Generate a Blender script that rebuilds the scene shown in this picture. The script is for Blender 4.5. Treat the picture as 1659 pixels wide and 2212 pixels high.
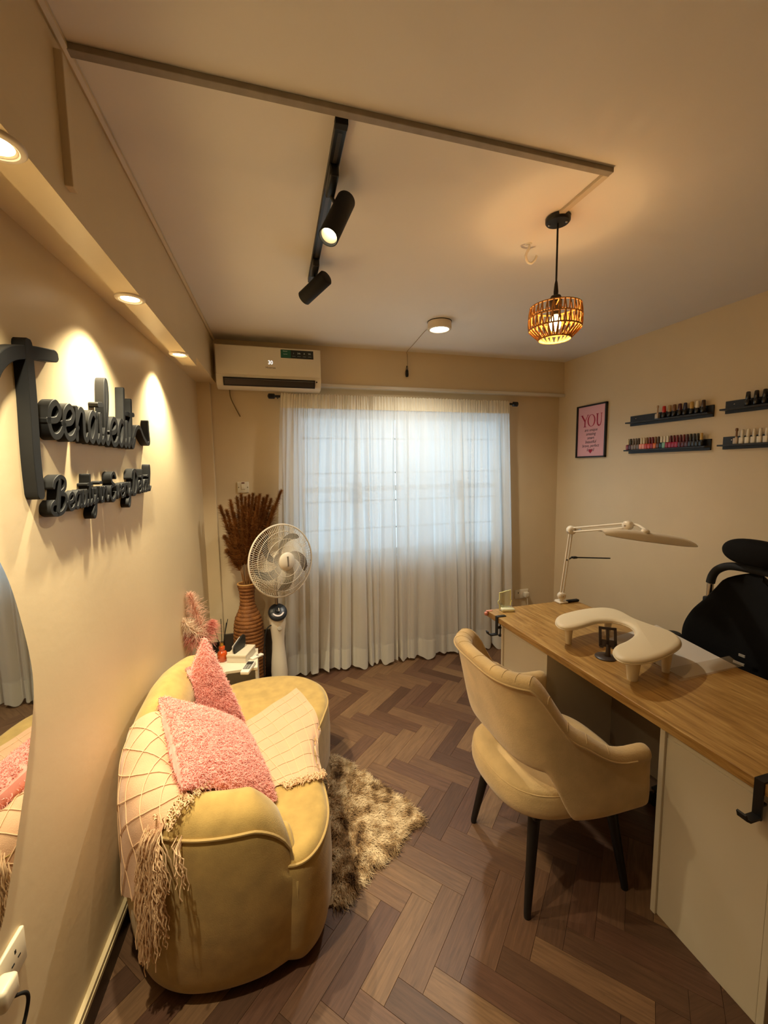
import bpy, bmesh, math, random
import numpy as np
from mathutils import Vector, Matrix, noise

random.seed(7)
rng = np.random.default_rng(7)
for o in list(bpy.data.objects):
    bpy.data.objects.remove(o)
SC = bpy.context.scene
COL = SC.collection

# ------------------------------------------------------------------ camera
IW, IH, FPX = 1659.0, 2212.0, 904.73
HC = 1.70
YAW, PITCH, ROLL = (math.radians(a) for a in (-16.2229, -6.0002, -0.8002))
fw = np.array([-math.sin(YAW) * math.cos(PITCH), math.cos(YAW) * math.cos(PITCH), math.sin(PITCH)])
r0 = np.array([math.cos(YAW), math.sin(YAW), 0.0])
u0 = np.cross(r0, fw)
rt = math.cos(ROLL) * r0 + math.sin(ROLL) * u0
up = -math.sin(ROLL) * r0 + math.cos(ROLL) * u0
cam_d = bpy.data.cameras.new('camera')
cam = bpy.data.objects.new('camera', cam_d)
COL.objects.link(cam)
cam_d.sensor_fit = 'HORIZONTAL'
cam_d.sensor_width = 36.0
cam_d.lens = 36.0 * FPX / IW
cam_d.clip_start = 0.02
mw = Matrix(((rt[0], up[0], -fw[0], 0), (rt[1], up[1], -fw[1], 0), (rt[2], up[2], -fw[2], HC), (0, 0, 0, 1)))
cam.matrix_world = mw
SC.camera = cam

# ------------------------------------------------------------------ colour, world
vs = SC.view_settings
vs.view_transform = 'Standard'
vs.look = 'None'
vs.gamma = 1.0
vs.use_curve_mapping = False
vs.exposure = 0.5
WORLD_STRENGTH = 1.5
w = bpy.data.worlds.new('overcast_sky')
SC.world = w
w.use_nodes = True
bg = w.node_tree.nodes['Background']
bg.inputs[0].default_value = (0.62, 0.83, 1.0, 1)
bg.inputs[1].default_value = WORLD_STRENGTH
WARM = (1.0, 0.85, 0.55)
P_DOWN, P_SPOT, P_SURF, P_PEND = 68.0, 17.0, 72.0, 5.0

# ------------------------------------------------------------------ pixel -> place
def ray(px, py):
    return rt * ((px - IW / 2) / FPX) - up * ((py - IH / 2) / FPX) + fw
def at_z(px, py, z):
    d = ray(px, py); t = (z - HC) / d[2]
    return np.array([0, 0, HC]) + t * d
def at_x(px, py, x):
    d = ray(px, py)
    return np.array([0, 0, HC]) + x / d[0] * d
def at_y(px, py, y):
    d = ray(px, py)
    return np.array([0, 0, HC]) + y / d[1] * d
WL0, WLY, WS = -0.425, 3.42, 0.075            # left wall: x = WL0 + WS*(y-WLY)
def wx(y):
    return WL0 + WS * (y - WLY)
def at_w(px, py, off=0.0):
    d = ray(px, py)
    return np.array([0, 0, HC]) + (WL0 + off - WS * WLY) / (d[0] - WS * d[1]) * d

# ------------------------------------------------------------------ materials
def lin(c):
    return tuple(((v / 255) / 12.92 if v <= 10 else ((v / 255 + 0.055) / 1.055) ** 2.4) for v in c)
MATS = {}
def mat(name, rgb, rough=0.5, metal=0.0, vary=0.0, vscale=6.0, bump=0.0, bscale=60.0, spec=0.5, stretch=(1, 1, 1),
        emit=None, estr=0.0, rgb2=None, sheen=0.0, transl=0.0, coat=0.0, detail=4.0):
    if name in MATS:
        return MATS[name]
    m = bpy.data.materials.new(name); m.use_nodes = True
    nt = m.node_tree; N = nt.nodes; L = nt.links
    b = N['Principled BSDF']
    c = lin(rgb)
    b.inputs['Base Color'].default_value = (*c, 1)
    b.inputs['Roughness'].default_value = rough
    b.inputs['Metallic'].default_value = metal
    b.inputs['Specular IOR Level'].default_value = spec
    b.inputs['Sheen Weight'].default_value = sheen
    b.inputs['Coat Weight'].default_value = coat
    if emit is not None:
        b.inputs['Emission Color'].default_value = (*emit, 1)
        b.inputs['Emission Strength'].default_value = estr
    if vary or rgb2 or bump:
        tc = N.new('ShaderNodeTexCoord'); mp = N.new('ShaderNodeMapping')
        L.new(tc.outputs['Object'], mp.inputs[0]); mp.inputs['Scale'].default_value = stretch
    if vary or rgb2:
        nz = N.new('ShaderNodeTexNoise'); nz.inputs['Scale'].default_value = vscale; nz.inputs['Detail'].default_value = detail
        L.new(mp.outputs[0], nz.inputs['Vector'])
        rp = N.new('ShaderNodeValToRGB'); L.new(nz.outputs['Fac'], rp.inputs[0])
        rp.color_ramp.elements[0].position = 0.32; rp.color_ramp.elements[1].position = 0.68
        if rgb2:
            c0, c1 = lin(rgb2), c
        else:
            c0 = tuple(v * (1 - vary) for v in c); c1 = tuple(min(1, v * (1 + vary)) for v in c)
        rp.color_ramp.elements[0].color = (*c0, 1); rp.color_ramp.elements[1].color = (*c1, 1)
        L.new(rp.outputs[0], b.inputs['Base Color'])
    if bump:
        n2 = N.new('ShaderNodeTexNoise'); n2.inputs['Scale'].default_value = bscale; n2.inputs['Detail'].default_value = 6
        L.new(mp.outputs[0], n2.inputs['Vector'])
        bp = N.new('ShaderNodeBump'); bp.inputs['Strength'].default_value = bump; bp.inputs['Distance'].default_value = 0.01
        L.new(n2.outputs['Fac'], bp.inputs['Height']); L.new(bp.outputs[0], b.inputs['Normal'])
    MATS[name] = m
    return m

def emis(name, col, s):
    m = bpy.data.materials.new(name); m.use_nodes = True
    nt = m.node_tree; nt.nodes.clear()
    e = nt.nodes.new('ShaderNodeEmission'); e.inputs[0].default_value = (*col, 1); e.inputs[1].default_value = s
    o = nt.nodes.new('ShaderNodeOutputMaterial'); nt.links.new(e.outputs[0], o.inputs[0])
    return m

def mix_mat(name, parts):
    """parts: list of (shader node type, colour, weight, roughness)."""
    m = bpy.data.materials.new(name); m.use_nodes = True
    nt = m.node_tree; nt.nodes.clear(); L = nt.links
    cur = None; acc = 0
    for ty, colr, wt, ro in parts:
        n = nt.nodes.new(ty); n.inputs['Color'].default_value = (*colr, 1)
        if 'Roughness' in n.inputs:
            n.inputs['Roughness'].default_value = ro
        if cur is None:
            cur = n; acc = wt
        else:
            x = nt.nodes.new('ShaderNodeMixShader'); x.inputs[0].default_value = wt / (acc + wt); acc += wt
            L.new(cur.outputs[0], x.inputs[1]); L.new(n.outputs[0], x.inputs[2]); cur = x
    o = nt.nodes.new('ShaderNodeOutputMaterial'); L.new(cur.outputs[0], o.inputs[0])
    return m

# ------------------------------------------------------------------ geometry helpers
def box(c, s, bev=0.0, seg=2):
    bm = bmesh.new(); bmesh.ops.create_cube(bm, size=1.0)
    for v in bm.verts:
        v.co = Vector((v.co.x * s[0] + c[0], v.co.y * s[1] + c[1], v.co.z * s[2] + c[2]))
    if bev:
        bmesh.ops.bevel(bm, geom=bm.edges[:], offset=bev, segments=seg, profile=0.5, affect='EDGES')
    bm.verts.index_update()
    V = [tuple(v.co) for v in bm.verts]; F = [tuple(v.index for v in f.verts) for f in bm.faces]
    bm.free()
    return V, F
def bx(x0, x1, y0, y1, z0, z1, bev=0.0, seg=2):
    return box(((x0 + x1) / 2, (y0 + y1) / 2, (z0 + z1) / 2), (abs(x1 - x0), abs(y1 - y0), abs(z1 - z0)), bev, seg)
def join(*gs):
    V, F = [], []
    for v, f in gs:
        o = len(V); V.extend([tuple(p) for p in v]); F.extend([tuple(i + o for i in q) for q in f])
    return V, F
def xf(g, M):
    M = M if isinstance(M, Matrix) else Matrix(M)
    return [tuple(M @ Vector(v)) for v in g[0]], g[1]
def move(g, d):
    return [(v[0] + d[0], v[1] + d[1], v[2] + d[2]) for v in g[0]], g[1]
def catmull(P, n=8, closed=False):
    P = [np.array(p, float) for p in P]; out = []
    m = len(P)
    for i in range(m if closed else m - 1):
        if closed:
            a, b, c, d = P[(i - 1) % m], P[i], P[(i + 1) % m], P[(i + 2) % m]
        else:
            a, b, c, d = P[max(i - 1, 0)], P[i], P[i + 1], P[min(i + 2, m - 1)]
        for k in range(n):
            t = k / n
            out.append(0.5 * ((2 * b) + (c - a) * t + (2 * a - 5 * b + 4 * c - d) * t * t + (-a + 3 * b - 3 * c + d) * t ** 3))
    if not closed:
        out.append(P[-1])
    return out
def tube(path, r, n=8, closed=False, caps=True):
    P = [np.array(p, float) for p in path]; m = len(P)
    rr = r if hasattr(r, '__len__') else [r] * m
    V, F = [], []
    prev = None
    for i in range(m):
        if closed:
            t = P[(i + 1) % m] - P[(i - 1) % m]
        else:
            t = P[min(i + 1, m - 1)] - P[max(i - 1, 0)]
        t = t / (np.linalg.norm(t) + 1e-12)
        if prev is None:
            a = np.array([0, 0, 1.0]) if abs(t[2]) < 0.9 else np.array([1.0, 0, 0])
        else:
            a = prev
        u = a - t * (a @ t); u /= np.linalg.norm(u) + 1e-12; prev = u
        v = np.cross(t, u)
        for k in range(n):
            an = 2 * math.pi * k / n
            V.append(tuple(P[i] + rr[i] * (math.cos(an) * u + math.sin(an) * v)))
    for i in range(m if closed else m - 1):
        j = (i + 1) % m
        for k in range(n):
            k2 = (k + 1) % n
            F.append((i * n + k, i * n + k2, j * n + k2, j * n + k))
    if caps and not closed:
        F.append(tuple(range(n - 1, -1, -1))); F.append(tuple((m - 1) * n + k for k in range(n)))
    return V, F
def lathe(prof, n=32, c=(0, 0, 0), cap0=True, cap1=True):
    V, F = [], []
    for r, z in prof:
        for k in range(n):
            a = 2 * math.pi * k / n
            V.append((c[0] + r * math.cos(a), c[1] + r * math.sin(a), c[2] + z))
    for i in range(len(prof) - 1):
        for k in range(n):
            k2 = (k + 1) % n
            F.append((i * n + k, i * n + k2, (i + 1) * n + k2, (i + 1) * n + k))
    if cap0: F.append(tuple(range(n - 1, -1, -1)))
    if cap1: F.append(tuple((len(prof) - 1) * n + k for k in range(n)))
    return V, F
def frame_to(d, upv=(0, 0, 1)):
    """matrix whose +Z is d."""
    z = Vector(d).normalized(); u = Vector(upv)
    if abs(z.dot(u)) > 0.98: u = Vector((1, 0, 0))
    x = u.cross(z).normalized(); y = z.cross(x)
    return Matrix(((x.x, y.x, z.x, 0), (x.y, y.y, z.y, 0), (x.z, y.z, z.z, 0), (0, 0, 0, 1)))
def place(g, loc, d):
    return xf(g, Matrix.Translation(Vector(loc)) @ frame_to(d))
def cyl(a, b, r, n=16, r2=None):
    return tube([a, b], [r, r if r2 is None else r2], n)
def prism(poly, z0, z1, bev=0.0):
    """poly in xy (ccw), vertical extrusion, optional small chamfer at top."""
    m = len(poly); V, F = [], []
    P = np.array(poly, float); c = P.mean(0)
    layers = [(z0, 0.0), (z1 - bev, 0.0), (z1, bev)] if bev else [(z0, 0), (z1, 0)]
    for z, ins in layers:
        for i in range(m):
            p = P[i]
            if ins:
                a = P[i] - P[i - 1]; b = P[(i + 1) % m] - P[i]
                a = a / (np.linalg.norm(a) + 1e-9); b = b / (np.linalg.norm(b) + 1e-9)
                n = np.array([-(a[1] + b[1]), a[0] + b[0]]); n /= np.linalg.norm(n) + 1e-9
                p = p + n * ins
            V.append((p[0], p[1], z))
    for l in range(len(layers) - 1):
        for i in range(m):
            j = (i + 1) % m
            F.append((l * m + i, l * m + j, (l + 1) * m + j, (l + 1) * m + i))
    F.append(tuple(range(m - 1, -1, -1))); F.append(tuple((len(layers) - 1) * m + i for i in range(m)))
    return V, F
def grid(fn, nu, nv, closed_u=False):
    V = [tuple(fn(i / (nu if closed_u else nu - 1), j / (nv - 1))) for j in range(nv) for i in range(nu)]
    F = []
    for j in range(nv - 1):
        for i in range(nu if closed_u else nu - 1):
            i2 = (i + 1) % nu
            F.append((j * nu + i, j * nu + i2, (j + 1) * nu + i2, (j + 1) * nu + i))
    return V, F
def strands(root, dirv, length, width, droop, seg=3, jitter=0.25, curl=0.0):
    """many tapered three-sided locks as one (verts, faces, tip factor)."""
    n = len(root)
    d = dirv / (np.linalg.norm(dirv, axis=1, keepdims=True) + 1e-9)
    a = np.where(np.abs(d[:, 2:3]) < 0.9, np.array([[0, 0, 1.0]]), np.array([[1.0, 0, 0]]))
    s1 = np.cross(d, a); s1 /= np.linalg.norm(s1, axis=1, keepdims=True); s2 = np.cross(d, s1)
    ang = rng.uniform(0, 2 * np.pi, n)[:, None]
    bend = (np.cos(ang) * s1 + np.sin(ang) * s2) * jitter
    V = np.zeros((n, seg + 1, 3, 3)); T = np.zeros((n, seg + 1, 3))
    length = np.broadcast_to(length, (n,))[:, None]
    ph = rng.uniform(0, 6.28, n)[:, None]
    for k in range(seg + 1):
        t = k / seg
        c = root + d * length * t + bend * length * t * t + np.array([[0, 0, -1.0]]) * droop * length * t * t
        if curl:
            c = c + curl * length * (np.cos(ph + 5 * t) * s1 + np.sin(ph + 5 * t) * s2) * t
        wd = width * (1 - t * 0.85)
        for q in range(3):
            an = 2 * math.pi * q / 3
            V[:, k, q] = c + wd * (math.cos(an) * s1 + math.sin(an) * s2)
        T[:, k, :] = t
    base = (np.arange(n) * (seg + 1) * 3)[:, None]
    F = []
    for k in range(seg):
        for q in range(3):
            q2 = (q + 1) % 3
            F.append(np.hstack([base + k * 3 + q, base + k * 3 + q2, base + (k + 1) * 3 + q2, base + (k + 1) * 3 + q]))
    F = np.concatenate(F)
    return V.reshape(-1, 3), F, T.reshape(-1)

# ------------------------------------------------------------------ object helpers
def root_loc(o):
    v = Vector((0, 0, 0))
    while o is not None:
        v = v + o.location; o = o.parent
    return v
def obj(name, g, m, parent=None, smooth=True, kind=None, label=None, local=False, flat_big=True, origin=None, sharp=48):
    V, F = g[0], g[1]
    off = root_loc(parent) if (parent is not None and not local) else Vector((0, 0, 0))
    if origin is not None and parent is None:
        off = Vector(origin)
    V = np.asarray(V, float) - np.array(off)
    me = bpy.data.meshes.new(name)
    if isinstance(F, np.ndarray):
        nf = len(F)
        me.vertices.add(len(V)); me.vertices.foreach_set('co', V.ravel())
        me.loops.add(nf * 4); me.loops.foreach_set('vertex_index', F.ravel().astype(np.int32))
        me.polygons.add(nf); me.polygons.foreach_set('loop_start', np.arange(nf, dtype=np.int32) * 4)
        me.update(calc_edges=True)
    else:
        me.from_pydata([tuple(v) for v in V], [], F)
        me.update()
    if smooth:
        fl = [1] * len(me.polygons)
        if flat_big:
            for i, p in enumerate(me.polygons):
                if len(p.vertices) > 4: fl[i] = 0
        me.polygons.foreach_set('use_smooth', fl)
        try:
            me.set_sharp_from_angle(angle=math.radians(sharp))
        except Exception:
            pass
    me.materials.append(m)
    o = bpy.data.objects.new(name, me)
    COL.objects.link(o)
    if parent is not None:
        o.parent = parent
    elif origin is not None:
        o.location = origin
    if kind: o['kind'] = kind
    if label: o['label'] = label
    return o
def tag(o, label, cat, group=None):
    o['label'] = label; o['category'] = cat
    if group: o['group'] = group
    return o
def thing(name, label, cat, loc=(0, 0, 0), group=None):
    o = bpy.data.objects.new(name, None); COL.objects.link(o)
    o.location = tuple(float(v) for v in loc); o.empty_display_size = 0.05
    return tag(o, label, cat, group)
def struct(name, g, m, smooth=False):
    o = obj(name, g, m, smooth=smooth); o['kind'] = 'structure'
    return o
def copy_tree(o, parent=None):
    c = o.copy(); COL.objects.link(c); c.parent = parent
    for ch in [k for k in bpy.data.objects if k.parent == o]:
        copy_tree(ch, c)
    return c
def text_geo(s, size, align='CENTER', depth=0.0004):
    cu = bpy.data.curves.new('lettering', 'FONT'); cu.body = s; cu.size = size
    cu.align_x = align; cu.align_y = 'CENTER'; cu.extrude = depth; cu.resolution_u = 3
    t = bpy.data.objects.new('lettering', cu)
    me = bpy.data.meshes.new_from_object(t)
    V = [tuple(v.co) for v in me.vertices]; F = [tuple(p.vertices) for p in me.polygons]
    bpy.data.objects.remove(t); bpy.data.meshes.remove(me); bpy.data.curves.remove(cu)
    return V, F
def lamp(name, kind, loc, power, col=WARM, parent=None, direction=None, angle=60, blend=0.6, radius=0.03):
    d = bpy.data.lights.new(name, kind); d.energy = power; d.color = col
    d.shadow_soft_size = radius
    if kind == 'SPOT':
        d.spot_size = math.radians(angle); d.spot_blend = blend
    o = bpy.data.objects.new(name, d); COL.objects.link(o)
    M_ = Matrix.Identity(4)
    if direction is not None:
        M_ = frame_to([-v for v in direction])
    o.rotation_euler = M_.to_euler()
    o.location = Vector(loc)
    if parent is not None:
        o.parent = parent; o.location = Vector(loc) - root_loc(parent)
    return o

# ================================================================== SETTING
YB, YBEAM, XR, ZC, YF = 3.455, 3.394, 2.765, 2.657, -1.45
BEAMZ = 2.344
m_wall = mat('beige_wall_paint', (218, 198, 162), 0.42, vary=0.03, vscale=2.5, bump=0.05, bscale=35, spec=0.4)
m_ceil = mat('cream_ceiling_paint', (234, 227, 218), 0.75, vary=0.02, vscale=1.5, bump=0.04, bscale=50)
m_white = mat('white_plastic', (226, 220, 208), 0.35)
m_trunk = mat('grey_painted_trunking', (150, 138, 122), 0.6, vary=0.08, vscale=25, bump=0.08, bscale=120)
m_black = mat('black_satin', (14, 14, 15), 0.42)
m_blackm = mat('black_matte', (16, 15, 15), 0.75)
m_skirt = mat('dark_skirting_tile', (72, 62, 52), 0.35, vary=0.12, vscale=8)
m_floorbase = mat('floor_joint', (52, 38, 29), 0.7)
m_chrome = mat('polished_steel', (205, 200, 195), 0.16, metal=1.0)

# ---- floor with separate herringbone planks
def wood_floor_mat():
    m = bpy.data.materials.new('walnut_plank'); m.use_nodes = True
    nt = m.node_tree; N = nt.nodes; L = nt.links; b = N['Principled BSDF']
    oi = N.new('ShaderNodeObjectInfo'); tc = N.new('ShaderNodeTexCoord'); mp = N.new('ShaderNodeMapping')
    cx = N.new('ShaderNodeCombineXYZ'); mu = N.new('ShaderNodeMath'); mu.operation = 'MULTIPLY'; mu.inputs[1].default_value = 37.0
    L.new(oi.outputs['Random'], mu.inputs[0]); L.new(mu.outputs[0], cx.inputs[0]); L.new(mu.outputs[0], cx.inputs[2])
    L.new(tc.outputs['Object'], mp.inputs[0]); L.new(cx.outputs[0], mp.inputs['Location'])
    mp.inputs['Scale'].default_value = (1.2, 16.0, 1.0)
    nz = N.new('ShaderNodeTexNoise'); nz.inputs['Scale'].default_value = 6.0; nz.inputs['Detail'].default_value = 8; nz.inputs['Roughness'].default_value = 0.65
    nz.inputs['Distortion'].default_value = 0.6
    L.new(mp.outputs[0], nz.inputs['Vector'])
    ra = N.new('ShaderNodeValToRGB'); L.new(oi.outputs['Random'], ra.inputs[0])
    cols = [(100, 72, 54), (110, 82, 61), (88, 63, 48), (126, 97, 71), (104, 76, 59), (94, 66, 52), (118, 89, 66)]
    el = ra.color_ramp.elements
    while len(el) < len(cols): el.new(0.5)
    for i, c in enumerate(cols):
        el[i].position = i / len(cols); el[i].color = (*lin(c), 1)
    ra.color_ramp.interpolation = 'CONSTANT'
    rg = N.new('ShaderNodeValToRGB'); L.new(nz.outputs['Fac'], rg.inputs[0])
    rg.color_ramp.elements[0].position = 0.3; rg.color_ramp.elements[0].color = (0.64, 0.62, 0.60, 1)
    rg.color_ramp.elements[1].position = 0.7; rg.color_ramp.elements[1].color = (1.18, 1.15, 1.1, 1)
    mx = N.new('ShaderNodeMix'); mx.data_type = 'RGBA'; mx.blend_type = 'MULTIPLY'; mx.inputs[0].default_value = 1.0
    L.new(ra.outputs[0], mx.inputs[6]); L.new(rg.outputs[0], mx.inputs[7]); L.new(mx.outputs[2], b.inputs['Base Color'])
    b.inputs['Roughness'].default_value = 0.42; b.inputs['Specular IOR Level'].default_value = 0.4
    bp = N.new('ShaderNodeBump'); bp.inputs['Strength'].default_value = 0.12; bp.inputs['Distance'].default_value = 0.004
    L.new(nz.outputs['Fac'], bp.inputs['Height']); L.new(bp.outputs[0], b.inputs['Normal'])
    return m
m_plank = wood_floor_mat()
floor = struct('floor', join(([(wx(YF) - .1, YF, -0.004), (XR + .1, YF, -0.004), (XR + .1, YB + .1, -0.004), (wx(YB) - .1, YB + .1, -0.004)], [(0, 1, 2, 3)]),
                             bx(-1.0, XR + .2, YF - .2, YB + .3, -0.12, -0.006)), m_floorbase)
FA = math.radians(42.0); FW = 0.0915; FL_ = 4 * FW
fo = np.array([0.642, 1.424])
ex = np.array([math.cos(FA), math.sin(FA)]); ey = np.array([-math.sin(FA), math.cos(FA)])
room = [(wx(YF), YF), (XR, YF), (XR, YB), (wx(YB), YB)]
def clip(poly, edges):
    for i in range(len(edges)):
        a = np.array(edges[i]); b = np.array(edges[(i + 1) % len(edges)]); n = np.array([-(b - a)[1], (b - a)[0]])
        out = []
        for k in range(len(poly)):
            p, q = np.array(poly[k]), np.array(poly[(k + 1) % len(poly)])
            dp, dq = (p - a) @ n, (q - a) @ n
            if dp >= 0: out.append(p)
            if dp * dq < 0: out.append(p + (q - p) * dp / (dp - dq))
        poly = out
        if len(poly) < 3: return []
    return poly
rest = []
full_me = None
gap = 0.00035
for k in range(-70, 90):
    for mm in range(-12, 12):
        for vert in (0, 1):
            o2 = fo + ((-k if vert else -4 - k) + 8 * mm) * FW * ex + (k - 1) * FW * ey
            sx, sy = (FW, FL_) if vert else (FL_, FW)
            cen = o2 + ex * sx / 2 + ey * sy / 2
            if not (-1.1 < cen[0] < 3.1 and YF - .3 < cen[1] < YB + .3): continue
            ax = ey if vert else ex                     # length direction
            ay = -ex if vert else ey
            q = [cen + ax * (sgx * (FL_ / 2 - gap)) + ay * (sgy * (FW / 2 - gap)) for sgx, sgy in ((-1, -1), (1, -1), (1, 1), (-1, 1))]
            c = clip(q, room)
            if not c: continue
            is_full = len(c) == 4 and all(np.allclose(c[i], q[i]) for i in range(4))
            loc = [((p - cen) @ ax, (p - cen) @ ay) for p in c]
            if max(p[0] for p in loc) - min(p[0] for p in loc) < 0.004 or max(p[1] for p in loc) - min(p[1] for p in loc) < 0.004: continue
            g = prism(loc, -0.003, 0.0, 0.0007)
            an = math.atan2(ax[1], ax[0])
            if cen[1] > 0.92:
                if is_full and full_me is not None:
                    o = bpy.data.objects.new('plank', full_me); COL.objects.link(o); o.parent = floor
                else:
                    o = obj('plank', g, m_plank, floor, smooth=False, local=True)
                    if is_full: full_me = o.data
                o.location = (cen[0], cen[1], 0); o.rotation_euler = (0, 0, an)
            else:
                rest.append(xf(g, Matrix.Translation((cen[0], cen[1], 0)) @ Matrix.Rotation(an, 4, 'Z')))
obj('plank_field', join(*rest), m_plank, floor, smooth=False, kind='stuff')

# ---- shell
ceiling = struct('ceiling', bx(-1.0, XR + .2, YF - .2, YB + .3, ZC, ZC + .1), m_ceil)
def wall_quad(y0, y1, z0, z1, t=.12):
    return ([(wx(y0) - t, y0, z0), (wx(y0), y0, z0), (wx(y1), y1, z0), (wx(y1) - t, y1, z0),
             (wx(y0) - t, y0, z1), (wx(y0), y0, z1), (wx(y1), y1, z1), (wx(y1) - t, y1, z1)],
            [(0, 1, 2, 3), (7, 6, 5, 4), (1, 5, 6, 2), (0, 4, 5, 1), (3, 2, 6, 7), (0, 3, 7, 4)])
struct('wall_left', wall_quad(YF - .1, YB + .2, -0.05, ZC + .05), m_wall)
struct('wall_right', bx(XR, XR + .15, YF - .1, YB + .2, -0.05, ZC + .05), m_wall)
struct('wall_front', bx(-1.0, XR + .15, YF - .15, YF, -0.05, ZC + .05), m_wall)
# back wall with the window opening
WX0, WX1, WZ0, WZ1 = 0.285, 2.215, 0.93, 2.17
struct('wall_back', join(bx(-.75, WX0, YB, YB + .2, -.05, ZC + .05), bx(WX1, XR + .15, YB, YB + .2, -.05, ZC + .05),
                         bx(WX0, WX1, YB, YB + .2, -.05, WZ0), bx(WX0, WX1, YB, YB + .2, WZ1, ZC + .05)), m_wall)
struct('trim_1', bx(wx(YB) - .05, XR, YBEAM, YB + .01, BEAMZ, ZC + .01, .004), m_wall)          # beam over the window
BX0, BXS = -.391 - .0426 * 1.17, .0426                                                  # left beam face x = BX0+BXS*y
def beam_x(y): return BX0 + BXS * y
def lbeam(y0, y1, z0, z1, inner=None):
    a0 = wx(y0) - .02 if inner is None else beam_x(y0) - inner
    a1 = wx(y1) - .02 if inner is None else beam_x(y1) - inner
    return ([(a0, y0, z0), (beam_x(y0), y0, z0), (beam_x(y1), y1, z0), (a1, y1, z0),
             (a0, y0, z1), (beam_x(y0), y0, z1), (beam_x(y1), y1, z1), (a1, y1, z1)],
            [(3, 2, 1, 0), (4, 5, 6, 7), (1, 2, 6, 5), (0, 1, 5, 4), (2, 3, 7, 6), (0, 4, 7, 3)])
struct('trim_2', lbeam(YF, YBEAM + .01, BEAMZ, ZC + .01), m_wall)                         # beam along the left wall
SOFZ = 2.294
struct('trim_3', lbeam(YF, 2.665, SOFZ, BEAMZ + .002, inner=.074), m_wall)               # lighting box below the beam
# moulding bead in the corner of left beam and ceiling
struct('trim_4', tube([(beam_x(y) + .006, y, ZC - .008) for y in np.linspace(YF, YBEAM, 12)], .011, 6), m_wall, True)
# boxed-in pipe in the corner
struct('trim_5', bx(wx(3.395) - .02, -.335, 3.395, YB + .01, 0.36, BEAMZ + .01, .006), m_wall)
# skirting
struct('baseboard_left', join(*[wall_quad(YF, 3.39, 0, .085, -.012)]), m_skirt)
struct('baseboard_back', bx(wx(3.4), .25, YB - .012, YB + .01, 0, .40, .003), m_skirt)
struct('baseboard_right', bx(XR - .012, XR + .01, YF, YB, 0, .085, .002), m_skirt)

# ---- window behind the curtain
m_frame = mat('white_window_frame', (215, 215, 212), 0.4)
m_glass = mix_mat('window_glass', [('ShaderNodeBsdfTransparent', (0.97, 0.99, 1.0), 0.93, 0), ('ShaderNodeBsdfGlossy', (1, 1, 1), 0.07, 0.02)])
fy = YB + .12
win = struct('window_1', join(bx(WX0, WX1, fy - .025, fy + .025, WZ0, WZ0 + .05, .004), bx(WX0, WX1, fy - .025, fy + .025, WZ1 - .05, WZ1, .004),
                              bx(WX0, WX0 + .05, fy - .025, fy + .025, WZ0, WZ1, .004), bx(WX1 - .05, WX1, fy - .025, fy + .025, WZ0, WZ1, .004)), m_frame)
cols_ = np.linspace(WX0 + .03, WX1 - .03, 5)
for i, x in enumerate(cols_[1:-1]):
    obj('mullion', bx(x - .022, x + .022, fy - .022, fy + .022, WZ0 + .05, WZ1 - .05, .003), m_frame, win, smooth=False)
for x0, x1 in zip(cols_[:-1], cols_[1:]):
    obj('transom', bx(x0 + .02, x1 - .02, fy - .02, fy + .02, 1.50, 1.545, .003), m_frame, win, smooth=False)
    for z0, z1 in ((WZ0 + .05, 1.5), (1.545, WZ1 - .05)):
        obj('pane', bx(x0 + .02, x1 - .02, fy - .003, fy + .003, z0, z1), m_glass, win, smooth=False)
m_bar = mat('security_bar_paint', (120, 118, 116), 0.5)
for z in (1.18, 1.42, 1.66, 1.95):
    obj('security_bar', cyl((WX0 - .0, fy - .06, z), (WX1, fy - .06, z), .007, 8), m_bar, win)
m_latch = mat('dark_latch', (90, 78, 66), 0.5)
for x in (0.77, 1.73):
    obj('stay_latch', bx(x - .06, x + .06, fy - .075, fy - .03, 1.40, 1.58, .01), m_latch, win, smooth=False)
obj('sill', bx(WX0 - .02, WX1 + .02, YB - .004, YB + .1, WZ0 - .03, WZ0 + .001, .004), m_frame, win, smooth=False)

# ================================================================== CEILING AND WALL FITTINGS
# ---- recessed downlights under the left beam
m_lampglow = emis('lamp_glow', (1.0, 0.86, 0.58), 9.0)
m_ring = mat('white_lamp_ring', (224, 210, 188), 0.4)
m_cone = mat('ribbed_reflector', (235, 220, 190), 0.25)
dl_txt = {0.984: 'white recessed downlight above the mirror', 1.692: 'white recessed downlight above the black lettering', 2.414: 'white recessed downlight at the end of the soffit by the air conditioner'}
for y in (0.984, 1.692, 2.414):
    c = (beam_x(y) - .038, y, SOFZ)
    t = thing('recessed_downlight', dl_txt[y], 'downlight', c, 'downlights along the soffit')
    prof = [(.047, 0), (.047, -.004), (.044, -.007), (.036, -.008), (.034, -.006), (.034, -.001)]
    obj('ring', lathe(prof, 36, c, False, False), m_ring, t)
    rib = []
    for i in range(9):
        rib.append((.0335 - i * .0006 - (i % 2) * .0012, -.001 - .0006 * i * 0 + (-.005 + i * .0005)))
    obj('reflector', lathe(rib, 36, c, False, False), m_cone, t)
    obj('lens', lathe([(.0005, -.0035), (.029, -.0035)], 36, c, True, False), m_lampglow, t, smooth=False)
    lamp('bulb', 'SPOT', (c[0], c[1], c[2] - .012), P_DOWN, parent=t, direction=(0, 0, -1), angle=112, blend=0.95, radius=.02)

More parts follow.
